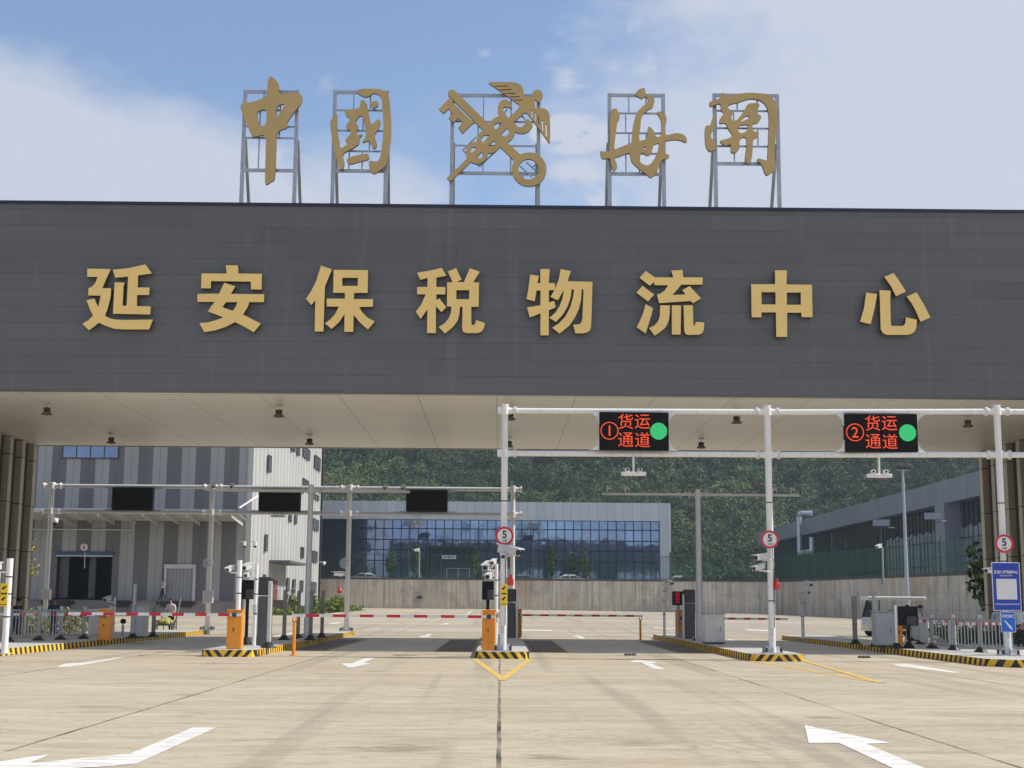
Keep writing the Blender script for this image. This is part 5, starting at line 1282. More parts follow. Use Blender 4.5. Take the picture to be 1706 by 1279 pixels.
decal_ = MB(); decal_.add([(23, 178, ZT-.03), (46, 178, ZT-.03), (46, 285, ZT-.03), (23, 285, ZT-.03)], [(0, 1, 2, 3)]); decal_.build('grass_ground', grass_mat, kind='structure')

# green mesh fence along the top of the wall
gf = thing('green_mesh_fence', 'tall dark green bar fence along the top of the retaining wall', 'fence', (0, 165, WT))
green = mat('green_fence_paint', (.015, .085, .062), .5, .1, .15)
bm_, pm = MB(), MB(); FH = 2.9
for (x0, y0), (x1, y1) in zip(wl[:5], wl[1:5]):
    L_ = math.hypot(x1-x0, y1-y0); right = y1 < y0-5
    n = int(L_/(.30 if right else .17))
    for k in range(n):
        x, y = x0+(x1-x0)*k/n, y0+(y1-y0)*k/n
        bm_.box((x, y+.15, WT+FH/2+.1), ((.034 if right else .028),)*2+(FH,), rz=.3)
    for z in ((.3, 1.6, FH) if right else (.3, FH)):
        bm_.bar((x0, y0+.15, WT+z), (x1, y1+.15, WT+z), .05)
    for k in range(int(L_/3)+1):
        x, y = x0+(x1-x0)*k*3/L_, y0+(y1-y0)*k*3/L_
        pm = MB(); pm.box((x, y+.2, WT+FH/2+.2), (.09, .09, FH+.35)); pm.bar((x, y+.2, WT+FH+.35), (x+.25, y+.2-.2, WT+FH+.7), .06); pm.build('post', green, gf)
bm_.build('bars', green, gf)

# ================================================================== glass hall in the middle
YB = 186.0
x0b, x1b = -44.0, P(1117, 900, YB).x; ztb = P(853, 836.5, YB).z; zgl = P(853, 866.5, YB).z
hall = thing('glass_hall', 'wide silver hall with a blue glass front above the retaining wall', 'hall', ((x0b+x1b)/2, YB, ZT))
b = MB(); b.box(((x0b+x1b)/2, YB+.1, (ztb+zgl)/2), (x1b-x0b, 1.2, ztb-zgl)); b.build('parapet', parapet_mat, hall)
xp = P(1099, 900, YB).x
b = MB(); b.box(((xp+x1b)/2, YB+.1, (zgl+ZT)/2), (x1b-xp, 1.2, zgl-ZT)); b.build('end_pier', parapet_mat, hall)
b = MB(); b.box(((x0b+x1b)/2, YB+18, (ztb+ZT)/2-.3), (x1b-x0b-.4, 33, ztb-ZT-.6)); b.build('body', mat('silver_cladding', (.42, .44, .46), .5, .3), hall)
xg = P(592, 900, YB).x
b = MB(); b.box(((xg+xp)/2, YB+.42, (zgl+ZT)/2), (xp-xg, .1, zgl-ZT)); gl = b.build('curtain_glass', glass_blue, hall)
b = MB(); b.box(((x0b+xg)/2, YB+.55, (zgl+ZT)/2), (xg-x0b, .1, zgl-ZT)); b.build('dark_bay', mat('navy_recess_shade', (.02, .025, .04), .35, .2, .15, .6), hall)  # flat navy sheet, shade of the recessed bay put into its colour
b = MB(); x = xp; stepx = 14.3*YB/F
while x > xg-9:
    b.box((x, YB+.30, (zgl+ZT)/2), (.11, .14, zgl-ZT)); x -= stepx
for py in (867.5, 882.5, 901, 918, 936):
    z = P(1000, py, YB).z; b.box(((xg+xp)/2, YB+.27, z), (xp-xg, .12, .12))
b.build('mullions', mat('navy_mullions', (.008, .012, .035), .4, .3, 0), gl)
# entrance
e0, e1 = P(712, 960, YB-1.2), P(800, 911, YB-1.2)
b = MB(); b.box(((e0.x+e1.x)/2, YB-.4, e1.z), (e1.x-e0.x, 2.2, .22)); b.box((e0.x, YB-1.2, (e1.z+ZT)/2), (.25, .3, e1.z-ZT)); b.box((e1.x, YB-1.2, (e1.z+ZT)/2), (.4, .3, e1.z-ZT)); b.build('entrance_portal', mat('charcoal_portal', (.04, .045, .05), .4, .3), hall)
b = MB(); b.box(((e0.x+e1.x)/2, YB+.2, (e1.z+ZT)/2), (e1.x-e0.x-.4, .1, e1.z-ZT-.1)); b.build('entrance_glazing', glass_green, hall)
c = P(748.5, 928, YB-1.1)
b = MB(); b.box((c.x, YB-1.1, c.z), (23*YB/F, .08, 5.8*YB/F)); es_ = b.build('entrance_sign', sign_white, hall)
b = MB()
for k in range(6): b.box((c.x-.66+k*.25, YB-1.15, c.z), (.17, .02, .2))
b.build('dark_lettering', dark_bolt, es_)
d0 = P(748, 965, YB+.1)
b = MB()
for k in (-1, 0, 1): b.box((d0.x+1.2+k*1.5, YB+.12, ZT+1.2), (.08, .06, 2.4))
b.box((d0.x+1.2, YB+.12, ZT+2.4), (3.2, .06, .08)); b.build('door_frame', galv, hall)
# small arch ornament and things seen through the fence
c = P(1052, 966, 178)
t = thing('flower_arch', 'low half-ring arch of coloured blocks before the glass hall', 'arch', (c.x, 178, ZT))
cols = [(.35, .2, .12), (.4, .33, .15), (.15, .22, .1), (.3, .28, .24)]
for mi in range(4):
    b = MB()
    for k in range(9):
        if k % 4 != mi: continue
        a0 = math.pi*k/9; a1 = math.pi*(k+.9)/9
        pts = [(c.x+math.cos(a0)*.6, ZT+math.sin(a0)*.6), (c.x+math.cos(a0)*1.1, ZT+math.sin(a0)*1.1), (c.x+math.cos(a1)*1.1, ZT+math.sin(a1)*1.1), (c.x+math.cos(a1)*.6, ZT+math.sin(a1)*.6)]
        flat_solid(b, [pts], [], 177.8, .5, 0, 0)
    b.build('arch_blocks', mat('arch_block_%s' % 'abcd'[mi], cols[mi], .7), t)

# ================================================================== long shed on the right
XR = 50.0
near = 128.0; far = 270.0
zr_t = PX(1632, 785, XR).z; zr_b = PX(1632, 826, XR).z
sh = thing('long_shed', 'long dark glazed shed with a blue-grey parapet running back on the right', 'shed', (XR+20, 200, ZT))
b = MB(); b.box((XR+.5, (near+far)/2, (zr_t+zr_b)/2), (1.4, far-near, zr_t-zr_b)); b.build('parapet', shed_mat, sh)
b = MB(); b.box((XR+22, (near+far)/2, (zr_t+ZT)/2-.4), (40, far-near-.6, zr_t-ZT-.6)); b.build('body', mat('slate_shed_body', (.07, .078, .09), .6), sh)
b = MB(); b.box((XR+1.4, (near+far)/2, (zr_b+ZT)/2), (.2, far-near-.4, zr_b-ZT)); g2 = b.build('side_glazing', glass_green, sh)
b = MB(); y = near
while y < far: b.box((XR+1.25, y, (zr_b+ZT)/2), (.12, .10, zr_b-ZT)); y += 1.5
for z in (ZT+2.6, ZT+5.4): b.box((XR+1.22, (near+far)/2, z), (.10, far-near, .12))
b.build('mullions', mat('near_black_mullions', (.012, .016, .022), .4, .3, 0), g2)
for pa, pb in ((1567, 1583),):
    y0, y1 = PX(pb, 900, XR).y, PX(pa, 900, XR).y
    b = MB(); b.box((XR+.4, (y0+y1)/2, (zr_b+ZT)/2), (1.9, y1-y0, zr_b-ZT)); b.build('pier', shed_mat, sh)
for pa, pb, qa, qb in ((1477, 1562, 880, 935), (1596, 1640, 866, 886)):
    y0, y1 = PX(pb, 900, XR+1.3).y, PX(pa, 900, XR+1.3).y
    zA, zB = ZT+.4, PX(pb, qa, XR).z
    b = MB(); n = int((y1-y0)/1.5)
    for k in range(max(1, n)): b.box((XR+1.28, y0+(k+.5)*(y1-y0)/max(1, n), (zA+zB)/2+(-.25 if k % 2 else 0)), (.06, (y1-y0)/max(1, n)-.2, zB-zA))
    b.build('reflection_pane', mat('pale_reflection_tone', (.25, .27, .29), .6, var=.1), sh)  # pale panes with a bright reflection in the glazing put into their colour
a = PX(1331, 857, XR-1.2); yv = a.y; z1 = PX(1331, 856, XR-1.2).z; z0 = PX(1331, 922, XR-1.2).z
b = MB(); b.tube([(XR+.6, yv-2, z1), (XR-1.2, yv-1.5, z1), (XR-1.2, yv, z1-.2), (XR-1.2, yv, z0), (XR-1.2, yv-9, z0), (XR-1.2, yv-9, z0+2.2)], .42, 12); b.build('duct', mat('shiny_duct', (.5, .56, .68), .3, .5), sh)

# ================================================================== lamps on the terrace, floodlight mast
def solar(px, pyt, Y, label, hh=.8):
    p = P(px, pyt, Y); 
    t = thing('solar_street_lamp', label, 'street lamp', (p.x, Y, ZT), 'solar street lamps on the terrace')
    b = MB(); b.cyl((p.x, Y, ZT-.05), (p.x, Y, p.z), .09, .06, 8); b.bar((p.x, Y, p.z-.5), (p.x+.8, Y-.2, p.z-.35), .07); b.build('pole', mat('dark_lamp_pole', (.05, .055, .06), .5), t)
    b = MB(); s_ = 1.25; b.add([(p.x-.9, Y-.5, p.z-.25), (p.x+.7, Y-.5, p.z-.25), (p.x+1.0, Y+.4, p.z+.4), (p.x-.6, Y+.4, p.z+.4), (p.x-.9, Y-.5, p.z-.18), (p.x+.7, Y-.5, p.z-.18), (p.x+1.0, Y+.4, p.z+.47), (p.x-.6, Y+.4, p.z+.47)], [(0, 3, 2, 1), (4, 5, 6, 7), (0, 1, 5, 4), (1, 2, 6, 5), (2, 3, 7, 6), (3, 0, 4, 7)]); b.build('solar_panel', mat('solar_panel_face', (.05, .06, .085), .35, .1, .05), t)
    b = MB(); b.box((p.x+.95, Y-.25, p.z-.33), (.5, .25, .08), bev=.02); b.build('lamp_head', galv, t)
solar(682, 873, 170, 'dark solar street lamp before the left part of the glass hall')
solar(888, 877, 170, 'dark solar street lamp before the right part of the glass hall')
solar(1467, 873, 132, 'solar street lamp before the dark shed, left one')
solar(1553, 862, 128, 'solar street lamp before the dark shed, right one')
for px, py in ((699, 918), (1470, 912)):
    Y = 168 if px < 1000 else 130; p = P(px, py, Y)
    t = thing('yard_camera_post', 'thin pale post with a white camera on the terrace '+('beside the hall entrance' if px < 1000 else 'before the dark shed'), 'camera post', (p.x, Y, ZT))
    b = MB(); b.cyl((p.x, Y, ZT-.05), (p.x, Y, p.z), .08, n=8); b.build('post', mat('pale_green_post', (.35, .42, .40), .5), t)
    camera_head(t, (p.x-.35, Y-.1, p.z+.1), (-.6, -.7, -.2), 2.2); b = MB(); b.bar((p.x, Y, p.z), (p.x-.35, Y-.1, p.z+.02), .07); b.build('arm', white, t)
p = P(1513, 1030, 104); zt_ = P(1508, 783, 104).z
t = thing('floodlight_mast', 'tall thin pale floodlight mast rising behind the white shuttle cart', 'light mast', (p.x, 104, gz(p.x, 104)))
b = MB(); b.cyl((p.x, 104, gz(p.x, 104)-.1), (p.x, 104, zt_), .17, .09, 12); b.build('pole', mat('pale_blue_grey_steel', (.38, .42, .48), .4, .2), t)
b = MB(); b.bar((p.x-.5, 104, zt_), (p.x+.5, 104, zt_), .08); b.build('cross_arm', galv, t)
for k in (-.45, -.15, .15, .45): b = MB(); b.box((p.x+k, 103.85, zt_+.18), (.24, .16, .3), bev=.03); b.build('floodlight', dark_metal, t)
c = P(1165, 1008, 118); b = MB(); zg = gz(c.x, 118)
b.box((c.x, 118, c.z), (.38, .3, 1.15), bev=.03); b.box((c.x, 117.84, c.z+.62), (.44, .36, .12), 1); b.box((c.x, 118, (zg+c.z)/2-.3), (.12, .12, c.z-zg-.2), 1)
tag(b.build('roadside_cabinet', [white, dark_metal]), 'small white cabinet on a post half hidden behind the grey mast', 'cabinet')

# ================================================================== parked cars on the terrace
def car(px, Y, heading, col, label, glassm=glass_dark):
    x = P(px, 960, Y).x; z = ZT-.03
    t = thing('parked_car', label, 'car', (x, Y, z), 'cars parked on the terrace')
    prof = [(-2.25, .35), (-2.28, .75), (-2.1, .95), (-1.6, 1.0), (-.85, 1.42), (.35, 1.46), (1.05, 1.02), (1.95, .88), (2.25, .7), (2.27, .35)]
    def tr(u, v): return (x+u*heading, v)
    def shell(pr, hw, mb, zoff=0.0, ins=None):
        n = len(pr)
        wv = [hw if q[1] < 1.05 else hw-.18 for q in pr]
        vs = [(x+q[0]*heading, Y-w_, z+q[1]+zoff) for q, w_ in zip(pr, wv)]+[(x+q[0]*heading, Y+w_, z+q[1]+zoff) for q, w_ in zip(pr, wv)]
        mb.add(vs, [tuple(range(n)), tuple(reversed(range(n, 2*n)))]+[(i, n+i, n+(i+1) % n, (i+1) % n) for i in range(n)], 0)
    b = MB(); shell(prof, .88, b); body = b.build('body', mat('car_paint_'+col[0], col[1], .25, .1, .02), t)
    b = MB()
    for s_ in (-1, 1):
        for w in ([(-1.45, 1.03), (-.85, 1.36), (-.3, 1.38), (-.3, 1.03)], [(-.22, 1.03), (-.22, 1.38), (.32, 1.38), (.88, 1.03)]):
            yy = Y+s_*.80
            b.add([(x+u*heading, yy-s_*(-.09 if v < 1.2 else .08), z+v) for u, v in w]+[(x+u*heading, yy-s_*(.0 if v < 1.2 else .16), z+v) for u, v in w], [(0, 1, 2, 3), (7, 6, 5, 4)])
    b.build('side_window', ink, t)
    b = MB(); b.add([(x+.42*heading, Y-.62, z+1.45), (x+.42*heading, Y+.62, z+1.45), (x+1.07*heading, Y+.76, z+1.06), (x+1.07*heading, Y-.76, z+1.06)], [(0, 1, 2, 3)]); b.build('windscreen', ink, t)
    for u in (-1.4, 1.4):
        for s_ in (-1, 1):
            b = MB(); b.cyl((x+u*heading, Y+s_*.72, z+.32), (x+u*heading, Y+s_*.90, z+.32), .32, n=16); wq = b.build('wheel', rubber, t)
            b = MB(); b.cyl((x+u*heading, Y+s_*.89, z+.32), (x+u*heading, Y+s_*.915, z+.32), .19, n=10); b.build('rim', galv, wq)
    for s_ in (-1, 1):
        b = MB(); b.box((x+2.2*heading, Y+s_*.62, z+.7), (.12, .34, .14), bev=.03); b.build('headlight', sign_white, t)
car(613, 171, 1, ('white', (.68, .69, .70)), 'white saloon car parked on the terrace near the white gable')
car(945, 172, -1, ('white', (.68, .69, .70)), 'white saloon car parked on the terrace right of the centre pole')
car(1128, 174, -1, ('silver', (.5, .52, .54)), 'silver car parked by the right end of the glass hall')
car(1153, 169, 1, ('dark', (.05, .055, .065)), 'dark car parked beyond the right end of the glass hall')
car(866, 174, -1, ('grey', (.2, .22, .24)), 'grey car on the terrace, mostly hidden behind the centre pole')
#PART5

# ================================================================== vegetation
rng = np.random.default_rng(11)
def leaf_quads(cen, size, rng, up=.3):
    """cen (n,3) -> bent little leaf faces"""
    n = len(cen)
    d = rng.normal(size=(n, 3)); d[:, 2] += up; d /= np.linalg.norm(d, axis=1)[:, None]
    a = np.cross(d, rng.normal(size=(n, 3))); a /= np.linalg.norm(a, axis=1)[:, None]
    b = np.cross(d, a); s = (size*(.6+.8*rng.random(n)))[:, None]
    q = np.stack([cen-a*s*1.2, cen-b*s*.62+a*s*.1, cen+a*s*1.25, cen+b*s*.62+a*s*.1], 1)
    return q.reshape(-1, 3)
def quad_mesh(name, V, material, parent=None, kind=None):
    n = len(V)//4; me = bpy.data.meshes.new(name)
    off = np.array(wloc(parent)); V = V-off
    me.vertices.add(len(V)); me.vertices.foreach_set('co', V.astype(np.float32).ravel())
    me.loops.add(4*n); me.loops.foreach_set('vertex_index', np.arange(4*n, dtype=np.int32))
    me.polygons.add(n); me.polygons.foreach_set('loop_start', np.arange(0, 4*n, 4, dtype=np.int32)); me.polygons.foreach_set('loop_total', np.full(n, 4, np.int32))
    me.materials.append(material); me.update(calc_edges=True); me.validate()
    o = bpy.data.objects.new(name, me); C.objects.link(o)
    if parent: o.parent = parent
    if kind: o['kind'] = kind
    return o
def blob_points(c, r, n, rng, clumps=9):
    k = rng.normal(size=(clumps, 3)); k /= np.linalg.norm(k, axis=1)[:, None]; k *= (.35+.5*rng.random(clumps))[:, None]
    w = rng.integers(0, clumps, n); p = rng.normal(size=(n, 3)); p /= np.linalg.norm(p, axis=1)[:, None]
    p = k[w]+p*(.22+.24*rng.random(n)**.5)[:, None]
    return np.array(c)+p*np.array(r)
def tree(name, label, x, y, z, h, r, lm, cat='tree', group=None, leaf=.16, n=700, trunk=.07, clumps=10):
    t = thing(name, label, cat, (x, y, z), group)
    b = MB(); b.cyl((x, y, z-.1), (x+.06*h*.1, y, z+h*.55), trunk, trunk*.55, 8)
    rr = random.Random(int(x*100))
    for k in range(5):
        a = rr.random()*6.3; zz = z+h*(.25+.09*k); b.cyl((x, y, zz), (x+math.cos(a)*r*.7, y+math.sin(a)*r*.7, zz+h*.2), trunk*.4, trunk*.15, 6)
    b.build('trunk', bark, t)
    quad_mesh('crown', leaf_quads(blob_points((x, y, z+h*.62), (r, r, h*.44), n, rng, clumps), leaf, rng), lm, t)
    return t
YT = 175
for px, hh, r, lab in ((652, 4.6, .75, 'first from the left'), (693, 4.4, .6, 'left of the hall entrance'), (790, 4.6, .65, 'right of the hall entrance'), (918, 4.8, .7, 'just left of the white car'), (951, 4.2, .6, 'just right of the white car'), (974, 4.8, .75, 'last on the right')):
    x = P(px, 960, YT).x
    tree('young_tree', 'slim young green tree before the glass hall, '+lab, x, YT+(.6 if px > 900 else 0), ZT, hh, r, leaf_young, group='young trees before the glass hall', leaf=.17, n=420)
# tree by the right fin columns and sprigs at the left column
p = P(1640, 985, 63); g0 = P(1650, 1058, 66)
tree('broad_leaf_tree', 'dark leafy young tree beside the right fin columns', P(1647, 1000, 66).x, 66, 0, 4.6, 1.0, leaf_dark, leaf=.13, n=900, trunk=.06, clumps=14)
x0 = P(40, 960, 70).x
t = thing('bare_sapling', 'thin sapling with a few yellow leaves behind the left fin columns', 'sapling', (x0-.9, 70, 0))
b = MB(); base_ = Vector((x0-.9, 70, 0)); tips = []
b.cyl(base_, base_+Vector((.2, 0, 3.2)), .05, .025, 6)
for (pxx, pyy) in ((47, 915), (56, 909), (58, 948), (51, 953), (45, 960), (53, 937)):
    e = P(pxx, pyy, 70); s_ = base_+Vector((.2, 0, min(3.1, e.z-.5))); b.cyl(s_, e, .022, .01, 5); tips.append(e)
b.build('branches', bark, t)
pts = np.array([np.array(e)+rng.normal(size=3)*.13 for e in tips for _ in range(14)]); quad_mesh('leaves', leaf_quads(pts, .075, rng), leaf_yellow, t)

def shrub(label, x, y, z, r, h, lm, group, n=500, leaf=.09):
    t = thing('shrub', label, 'shrub', (x, y, z), group)
    b = MB()
    for k in range(6): a = k*1.05; b.cyl((x, y, z-.05), (x+math.cos(a)*r*.5, y+math.sin(a)*r*.5, z+h*.6), .03, .012, 5)
    b.build('stems', bark, t)
    quad_mesh('foliage', leaf_quads(blob_points((x, y, z+h*.55), (r, r, h*.5), n, rng, 12), leaf, rng), lm, t)
for px, r, lab in ((487, .65, 'left one by the brown steps'), (512, .55, 'between the grey mast and the brown posts'), (533, .9, 'largest one'), (548, .6, 'last on the right')):
    Y = 126; x = P(px, 1010, Y).x
    if x < XL+.8: x = XL+2.2
    shrub('rounded yellow-green shrub below the white gable, '+lab, x, Y+(px-487)*.12, gz(x, Y), r, 1.7, leaf_shrub, 'shrubs below the white gable')
# low planted strips : nobody could count the blades
def weeds(name, label, poly, n, h, size, lm, z=0.0, cat='planting'):
    xs_ = [q[0] for q in poly]; ys_ = [q[1] for q in poly]; pts = []
    while len(pts) < n:
        x, y = random.uniform(min(xs_), max(xs_)), random.uniform(min(ys_), max(ys_))
        if inside((x, y), poly): pts.append((x, y, gz(x, y)+z+h*random.random()**1.4*(.6+.4*math.sin(x*1.3)*math.sin(y*.9))))
    return tag(quad_mesh(name, leaf_quads(np.array(pts), size, rng, .1), lm), label, cat, kind='stuff')
x0 = XL+.5
weeds('low_hedge', 'low yellow-green hedge along the foot of the white gable', [(x0, 118.5), (x0+2.6, 118.5), (x0+4.6, 135), (x0+5.5, 150), (x0, 150)], 5200, .75, .12, leaf_shrub)
decal('hedge_bed', [(XL, 118.2), (x0+2.9, 118.2), (x0+5.0, 135), (x0+6.0, 150.4), (XL, 150.4)], .03, grass_mat)
weeds('dry_weeds', 'dry yellow-green weeds growing behind the left railing', [(-23, 66), (-19.9, 66), (-25, 88), (-30, 88)], 5200, 1.15, .10, leaf_weed)
decal('weed_bed', [(-23.4, 65.5), (-19.6, 65.5), (-24.8, 88.5), (-30.4, 88.5)], .03, grass_mat)
weeds('ground_cover', 'green ground cover plants behind the right railing', [(17.0, 52), (24, 52), (31, 82), (25.5, 84)], 6000, .8, .10, leaf_dark)
decal('planting_bed', [(16.8, 51.8), (24.4, 51.8), (31.3, 82.3), (25.2, 84.3)], .03, grass_mat)

# ---------------------------------------------------------------- wooded hill
def hz(x, y):
    y0 = 282+8*math.sin(x*.03)
    d = max(0, y-y0); e = 1 if x < 40 else 1-.0010*(x-40)
    return ZT-.4+min(150, d*.43*e+4*math.sin(x*.045+1)*min(1, d/60)+3.5*math.sin(y*.05+x*.02)*min(1, d/60))
hx = list(range(-420, 561, 14)); hy = list(range(270, 471, 10))
grid_mesh(hx, hy, hz).build('hill', hill_mat, kind='structure')
def forest(x0, x1, y0, y1, sp, seed, nl, leaf):
    rg = np.random.default_rng(seed); out = []; tn = []; protos = []
    for k in range(7):
        nc = 15; kc = rg.normal(size=(nc, 3)); kc /= np.linalg.norm(kc, axis=1)[:, None]; kc[:, 2] = np.abs(kc[:, 2])*1.15-.35; kc *= (.55+.35*rg.random(nc))[:, None]
        w = rg.integers(0, nc, nl); d = rg.normal(size=(nl, 3)); d /= np.linalg.norm(d, axis=1)[:, None]
        protos.append((kc[w]+d*(.20+.20*rg.random(nl)**.4)[:, None], d))
    y = y0
    while y < y1:
        x = x0
        while x < x1:
            xx, yy = x+rg.uniform(-.5, .5)*sp, y+rg.uniform(-.5, .5)*sp
            if -.38*yy < xx < .52*yy:
                s_ = rg.uniform(1.7, 3.6); hgt = s_*rg.uniform(.85, 1.3)
                pr, dn = protos[rg.integers(0, 7)]; a = rg.uniform(0, 6.28); ca_, sa_ = math.cos(a), math.sin(a)
                rot = lambda p: np.stack([p[:, 0]*ca_-p[:, 1]*sa_, p[:, 0]*sa_+p[:, 1]*ca_, p[:, 2]], 1)
                p = rot(pr)*np.array([s_, s_, hgt])+np.array([xx, yy, hz(xx, yy)+hgt*.75+.4])
                nrm = rot(dn)+.45*rg.normal(size=dn.shape); nrm /= np.linalg.norm(nrm, axis=1)[:, None]
                t1 = np.cross(nrm, rg.normal(size=nrm.shape)); t1 /= np.linalg.norm(t1, axis=1)[:, None]; t2 = np.cross(nrm, t1)
                tn.append(np.full(nl, np.clip(.5+.25*rg.normal()+.22*math.sin(xx*.06+1.3)*math.sin(yy*.07), 0, 1)))
                q = (leaf*(.6+.8*rg.random(nl)))[:, None]
                out.append(np.stack([p-t1*q, p-t2*q*.7, p+t1*q, p+t2*q*.7], 1).reshape(-1, 3))
            x += sp
        y += sp*.9
    return np.concatenate(out), np.concatenate(tn)
fv = [forest(-120, 190, 283, 345, 3.7, 5, 430, .23), forest(-140, 215, 345, 418, 4.4, 6, 330, .30)]
ft = np.concatenate([q[1] for q in fv]); fv = np.concatenate([q[0] for q in fv])
o = quad_mesh('hill_forest', fv, leaf_wood); at_ = o.data.attributes.new('tint', 'FLOAT', 'FACE'); at_.data.foreach_set('value', ft.astype(np.float32)); tag(o, 'dense green woodland covering the hillside behind the halls', 'forest', kind='stuff')
for px, r, h in ((1128, 1.6, 3.4), (1145, 2.0, 3.0), (1178, 1.8, 3.8), (1200, 2.3, 3.2), (1228, 2.0, 4.0), (1250, 2.2, 3.4)):
    x = P(px, 960, 262).x
    shrub('broad dark bush at the foot of the wooded hill, '+{1128: 'touching the hall corner', 1145: 'above the parked dark car', 1178: 'just right of the grey mast', 1200: 'middle of the gap', 1228: 'left of the shed end', 1250: 'against the shed end'}[px], x, 262, ZT, r*1.3, h, leaf_forest, 'bushes at the foot of the hill', 500, .3)

# ================================================================== people
def person(label, x, y, z, heading=0.0, h=1.68, shirt=(.5, .5, .55), pants=(.02, .025, .05), arms='down', stride=.0, lean=0.0, bare_arms=True, lw=1.0):
    """heading 0 faces the camera (-Y); one continuous skinned body"""
    s = h/1.70
    J = {'pelvis': (0, 0, .93), 'belly': (0, -.01-lean*.3, 1.08), 'chest': (0, 0-lean*.75, 1.28), 'neckb': (0, .01-lean, 1.43), 'neck': (0, 0-lean*1.05, 1.50), 'head': (0, -.015-lean*1.15, 1.60), 'crown': (0, .0-lean*1.2, 1.67)}
    Rr = {'pelvis': (.155, .115), 'belly': (.145, .105), 'chest': (.17, .115), 'neckb': (.075, .065), 'neck': (.05, .05), 'head': (.078, .092), 'crown': (.062, .072)}
    E = [('pelvis', 'belly'), ('belly', 'chest'), ('chest', 'neckb'), ('neckb', 'neck'), ('neck', 'head'), ('head', 'crown')]
    part = {k: 'shirt' for k in ('belly', 'chest', 'neckb')}; part.update(pelvis='pants', neck='skin', head='skin', crown='skin')
    J['nose'] = (0, J['head'][1]-.105, 1.592); Rr['nose'] = (.012, .012); E.append(('head', 'nose')); part['nose'] = 'skin'
    for sd_, sx in (('l', 1), ('r', -1)):
        st_ = stride*sx
        J['hip'+sd_] = (.09*sx, 0, .86); J['knee'+sd_] = (.10*sx, -.02-st_*.5, .48); J['ankle'+sd_] = (.105*sx, .02-st_, .085+abs(min(0, st_))*.25); J['toe'+sd_] = (.12*sx, -.13-st_, .035)
        Rr['hip'+sd_] = (.092, .095); Rr['knee'+sd_] = (.062, .064); Rr['ankle'+sd_] = (.045, .048); Rr['toe'+sd_] = (.042, .03)
        E += [('pelvis', 'hip'+sd_), ('hip'+sd_, 'knee'+sd_), ('knee'+sd_, 'ankle'+sd_), ('ankle'+sd_, 'toe'+sd_)]
        part.update({'hip'+sd_: 'pants', 'knee'+sd_: 'pants', 'ankle'+sd_: 'pants', 'toe'+sd_: 'shoe'})
        ly = -lean*.8
        J['sh'+sd_] = (.185*sx, ly, 1.385)
        if arms == 'push': J['el'+sd_] = (.24*sx, ly-.02, 1.10); J['wr'+sd_] = (.24*sx, ly-.22, .93)
        elif arms == 'phone' and sx > 0: J['el'+sd_] = (.24*sx, ly-.06, 1.12); J['wr'+sd_] = (.16*sx, ly-.25, 1.26)
        elif arms == 'hips': J['el'+sd_] = (.36*sx, ly+.03, 1.13); J['wr'+sd_] = (.22*sx, ly-.05, .98)
        else: J['el'+sd_] = (.245*sx, ly+.03+st_*.3, 1.11); J['wr'+sd_] = (.255*sx, ly-.04+st_*.6, .86)
        Rr['sh'+sd_] = (.07, .07); Rr['el'+sd_] = (.046, .046); Rr['wr'+sd_] = (.030, .034)
        E += [('chest', 'sh'+sd_), ('sh'+sd_, 'el'+sd_), ('el'+sd_, 'wr'+sd_)]
        part.update({'sh'+sd_: 'shirt', 'el'+sd_: 'skin' if bare_arms else 'shirt', 'wr'+sd_: 'skin'})
        w_ = Vector(J['wr'+sd_]); d_ = (w_-Vector(J['el'+sd_])).normalized(); c_ = Vector((1, 0, 0))
        f_ = d_.cross(c_).normalized()
        J['palm'+sd_] = tuple(w_+d_*.055); Rr['palm'+sd_] = (.022, .036); E.append(('wr'+sd_, 'palm'+sd_)); part['palm'+sd_] = 'skin'
        for q in range(4):
            a_ = w_+d_*.095+f_*(.033-.022*q)*1.0; b_ = a_+d_*(.055, .065, .06, .045)[q]+c_*(-sx*.014)
            J['fa%d%s' % (q, sd_)] = tuple(a_); J['fb%d%s' % (q, sd_)] = tuple(b_); Rr['fa%d%s' % (q, sd_)] = (.010, .010); Rr['fb%d%s' % (q, sd_)] = (.008, .008)
            E += [('palm'+sd_, 'fa%d%s' % (q, sd_)), ('fa%d%s' % (q, sd_), 'fb%d%s' % (q, sd_))]; part['fa%d%s' % (q, sd_)] = part['fb%d%s' % (q, sd_)] = 'skin'
        J['th'+sd_] = tuple(w_+d_*.07+f_*.058); Rr['th'+sd_] = (.010, .010); E.append(('palm'+sd_, 'th'+sd_)); part['th'+sd_] = 'skin'
    names = list(J); ix = {k: i for i, k in enumerate(names)}
    me = bpy.data.meshes.new('body'); me.from_pydata([J[k] for k in names], [(ix[a], ix[b_]) for a, b_ in E], [])
    o = bpy.data.objects.new('body', me); C.objects.link(o)
    mo = o.modifiers.new('skin', 'SKIN'); mo.use_smooth_shade = True
    for k in names:
        sv_ = me.skin_vertices[0].data[ix[k]]; sv_.radius = (Rr[k][0]*lw, Rr[k][1]*lw); sv_.use_root = (k == 'pelvis')
    o.modifiers.new('sub', 'SUBSURF').levels = 1
    bpy.context.view_layer.update()
    dg = bpy.context.evaluated_depsgraph_get(); nm = bpy.data.meshes.new_from_object(o.evaluated_get(dg))
    bpy.data.objects.remove(o); bpy.data.meshes.remove(me); nm.name = 'body'
    ms = [mat('cloth_%d_%d_%d' % tuple(int(q*100) for q in shirt), shirt, .85, var=.12, scale=9), mat('cloth_%d_%d_%d' % tuple(int(q*100) for q in pants), pants, .85, var=.15, scale=9), skin, ink]
    nm.materials.clear()
    for m_ in ms: nm.materials.append(m_)
    code = {'shirt': 0, 'pants': 1, 'skin': 2, 'shoe': 3}
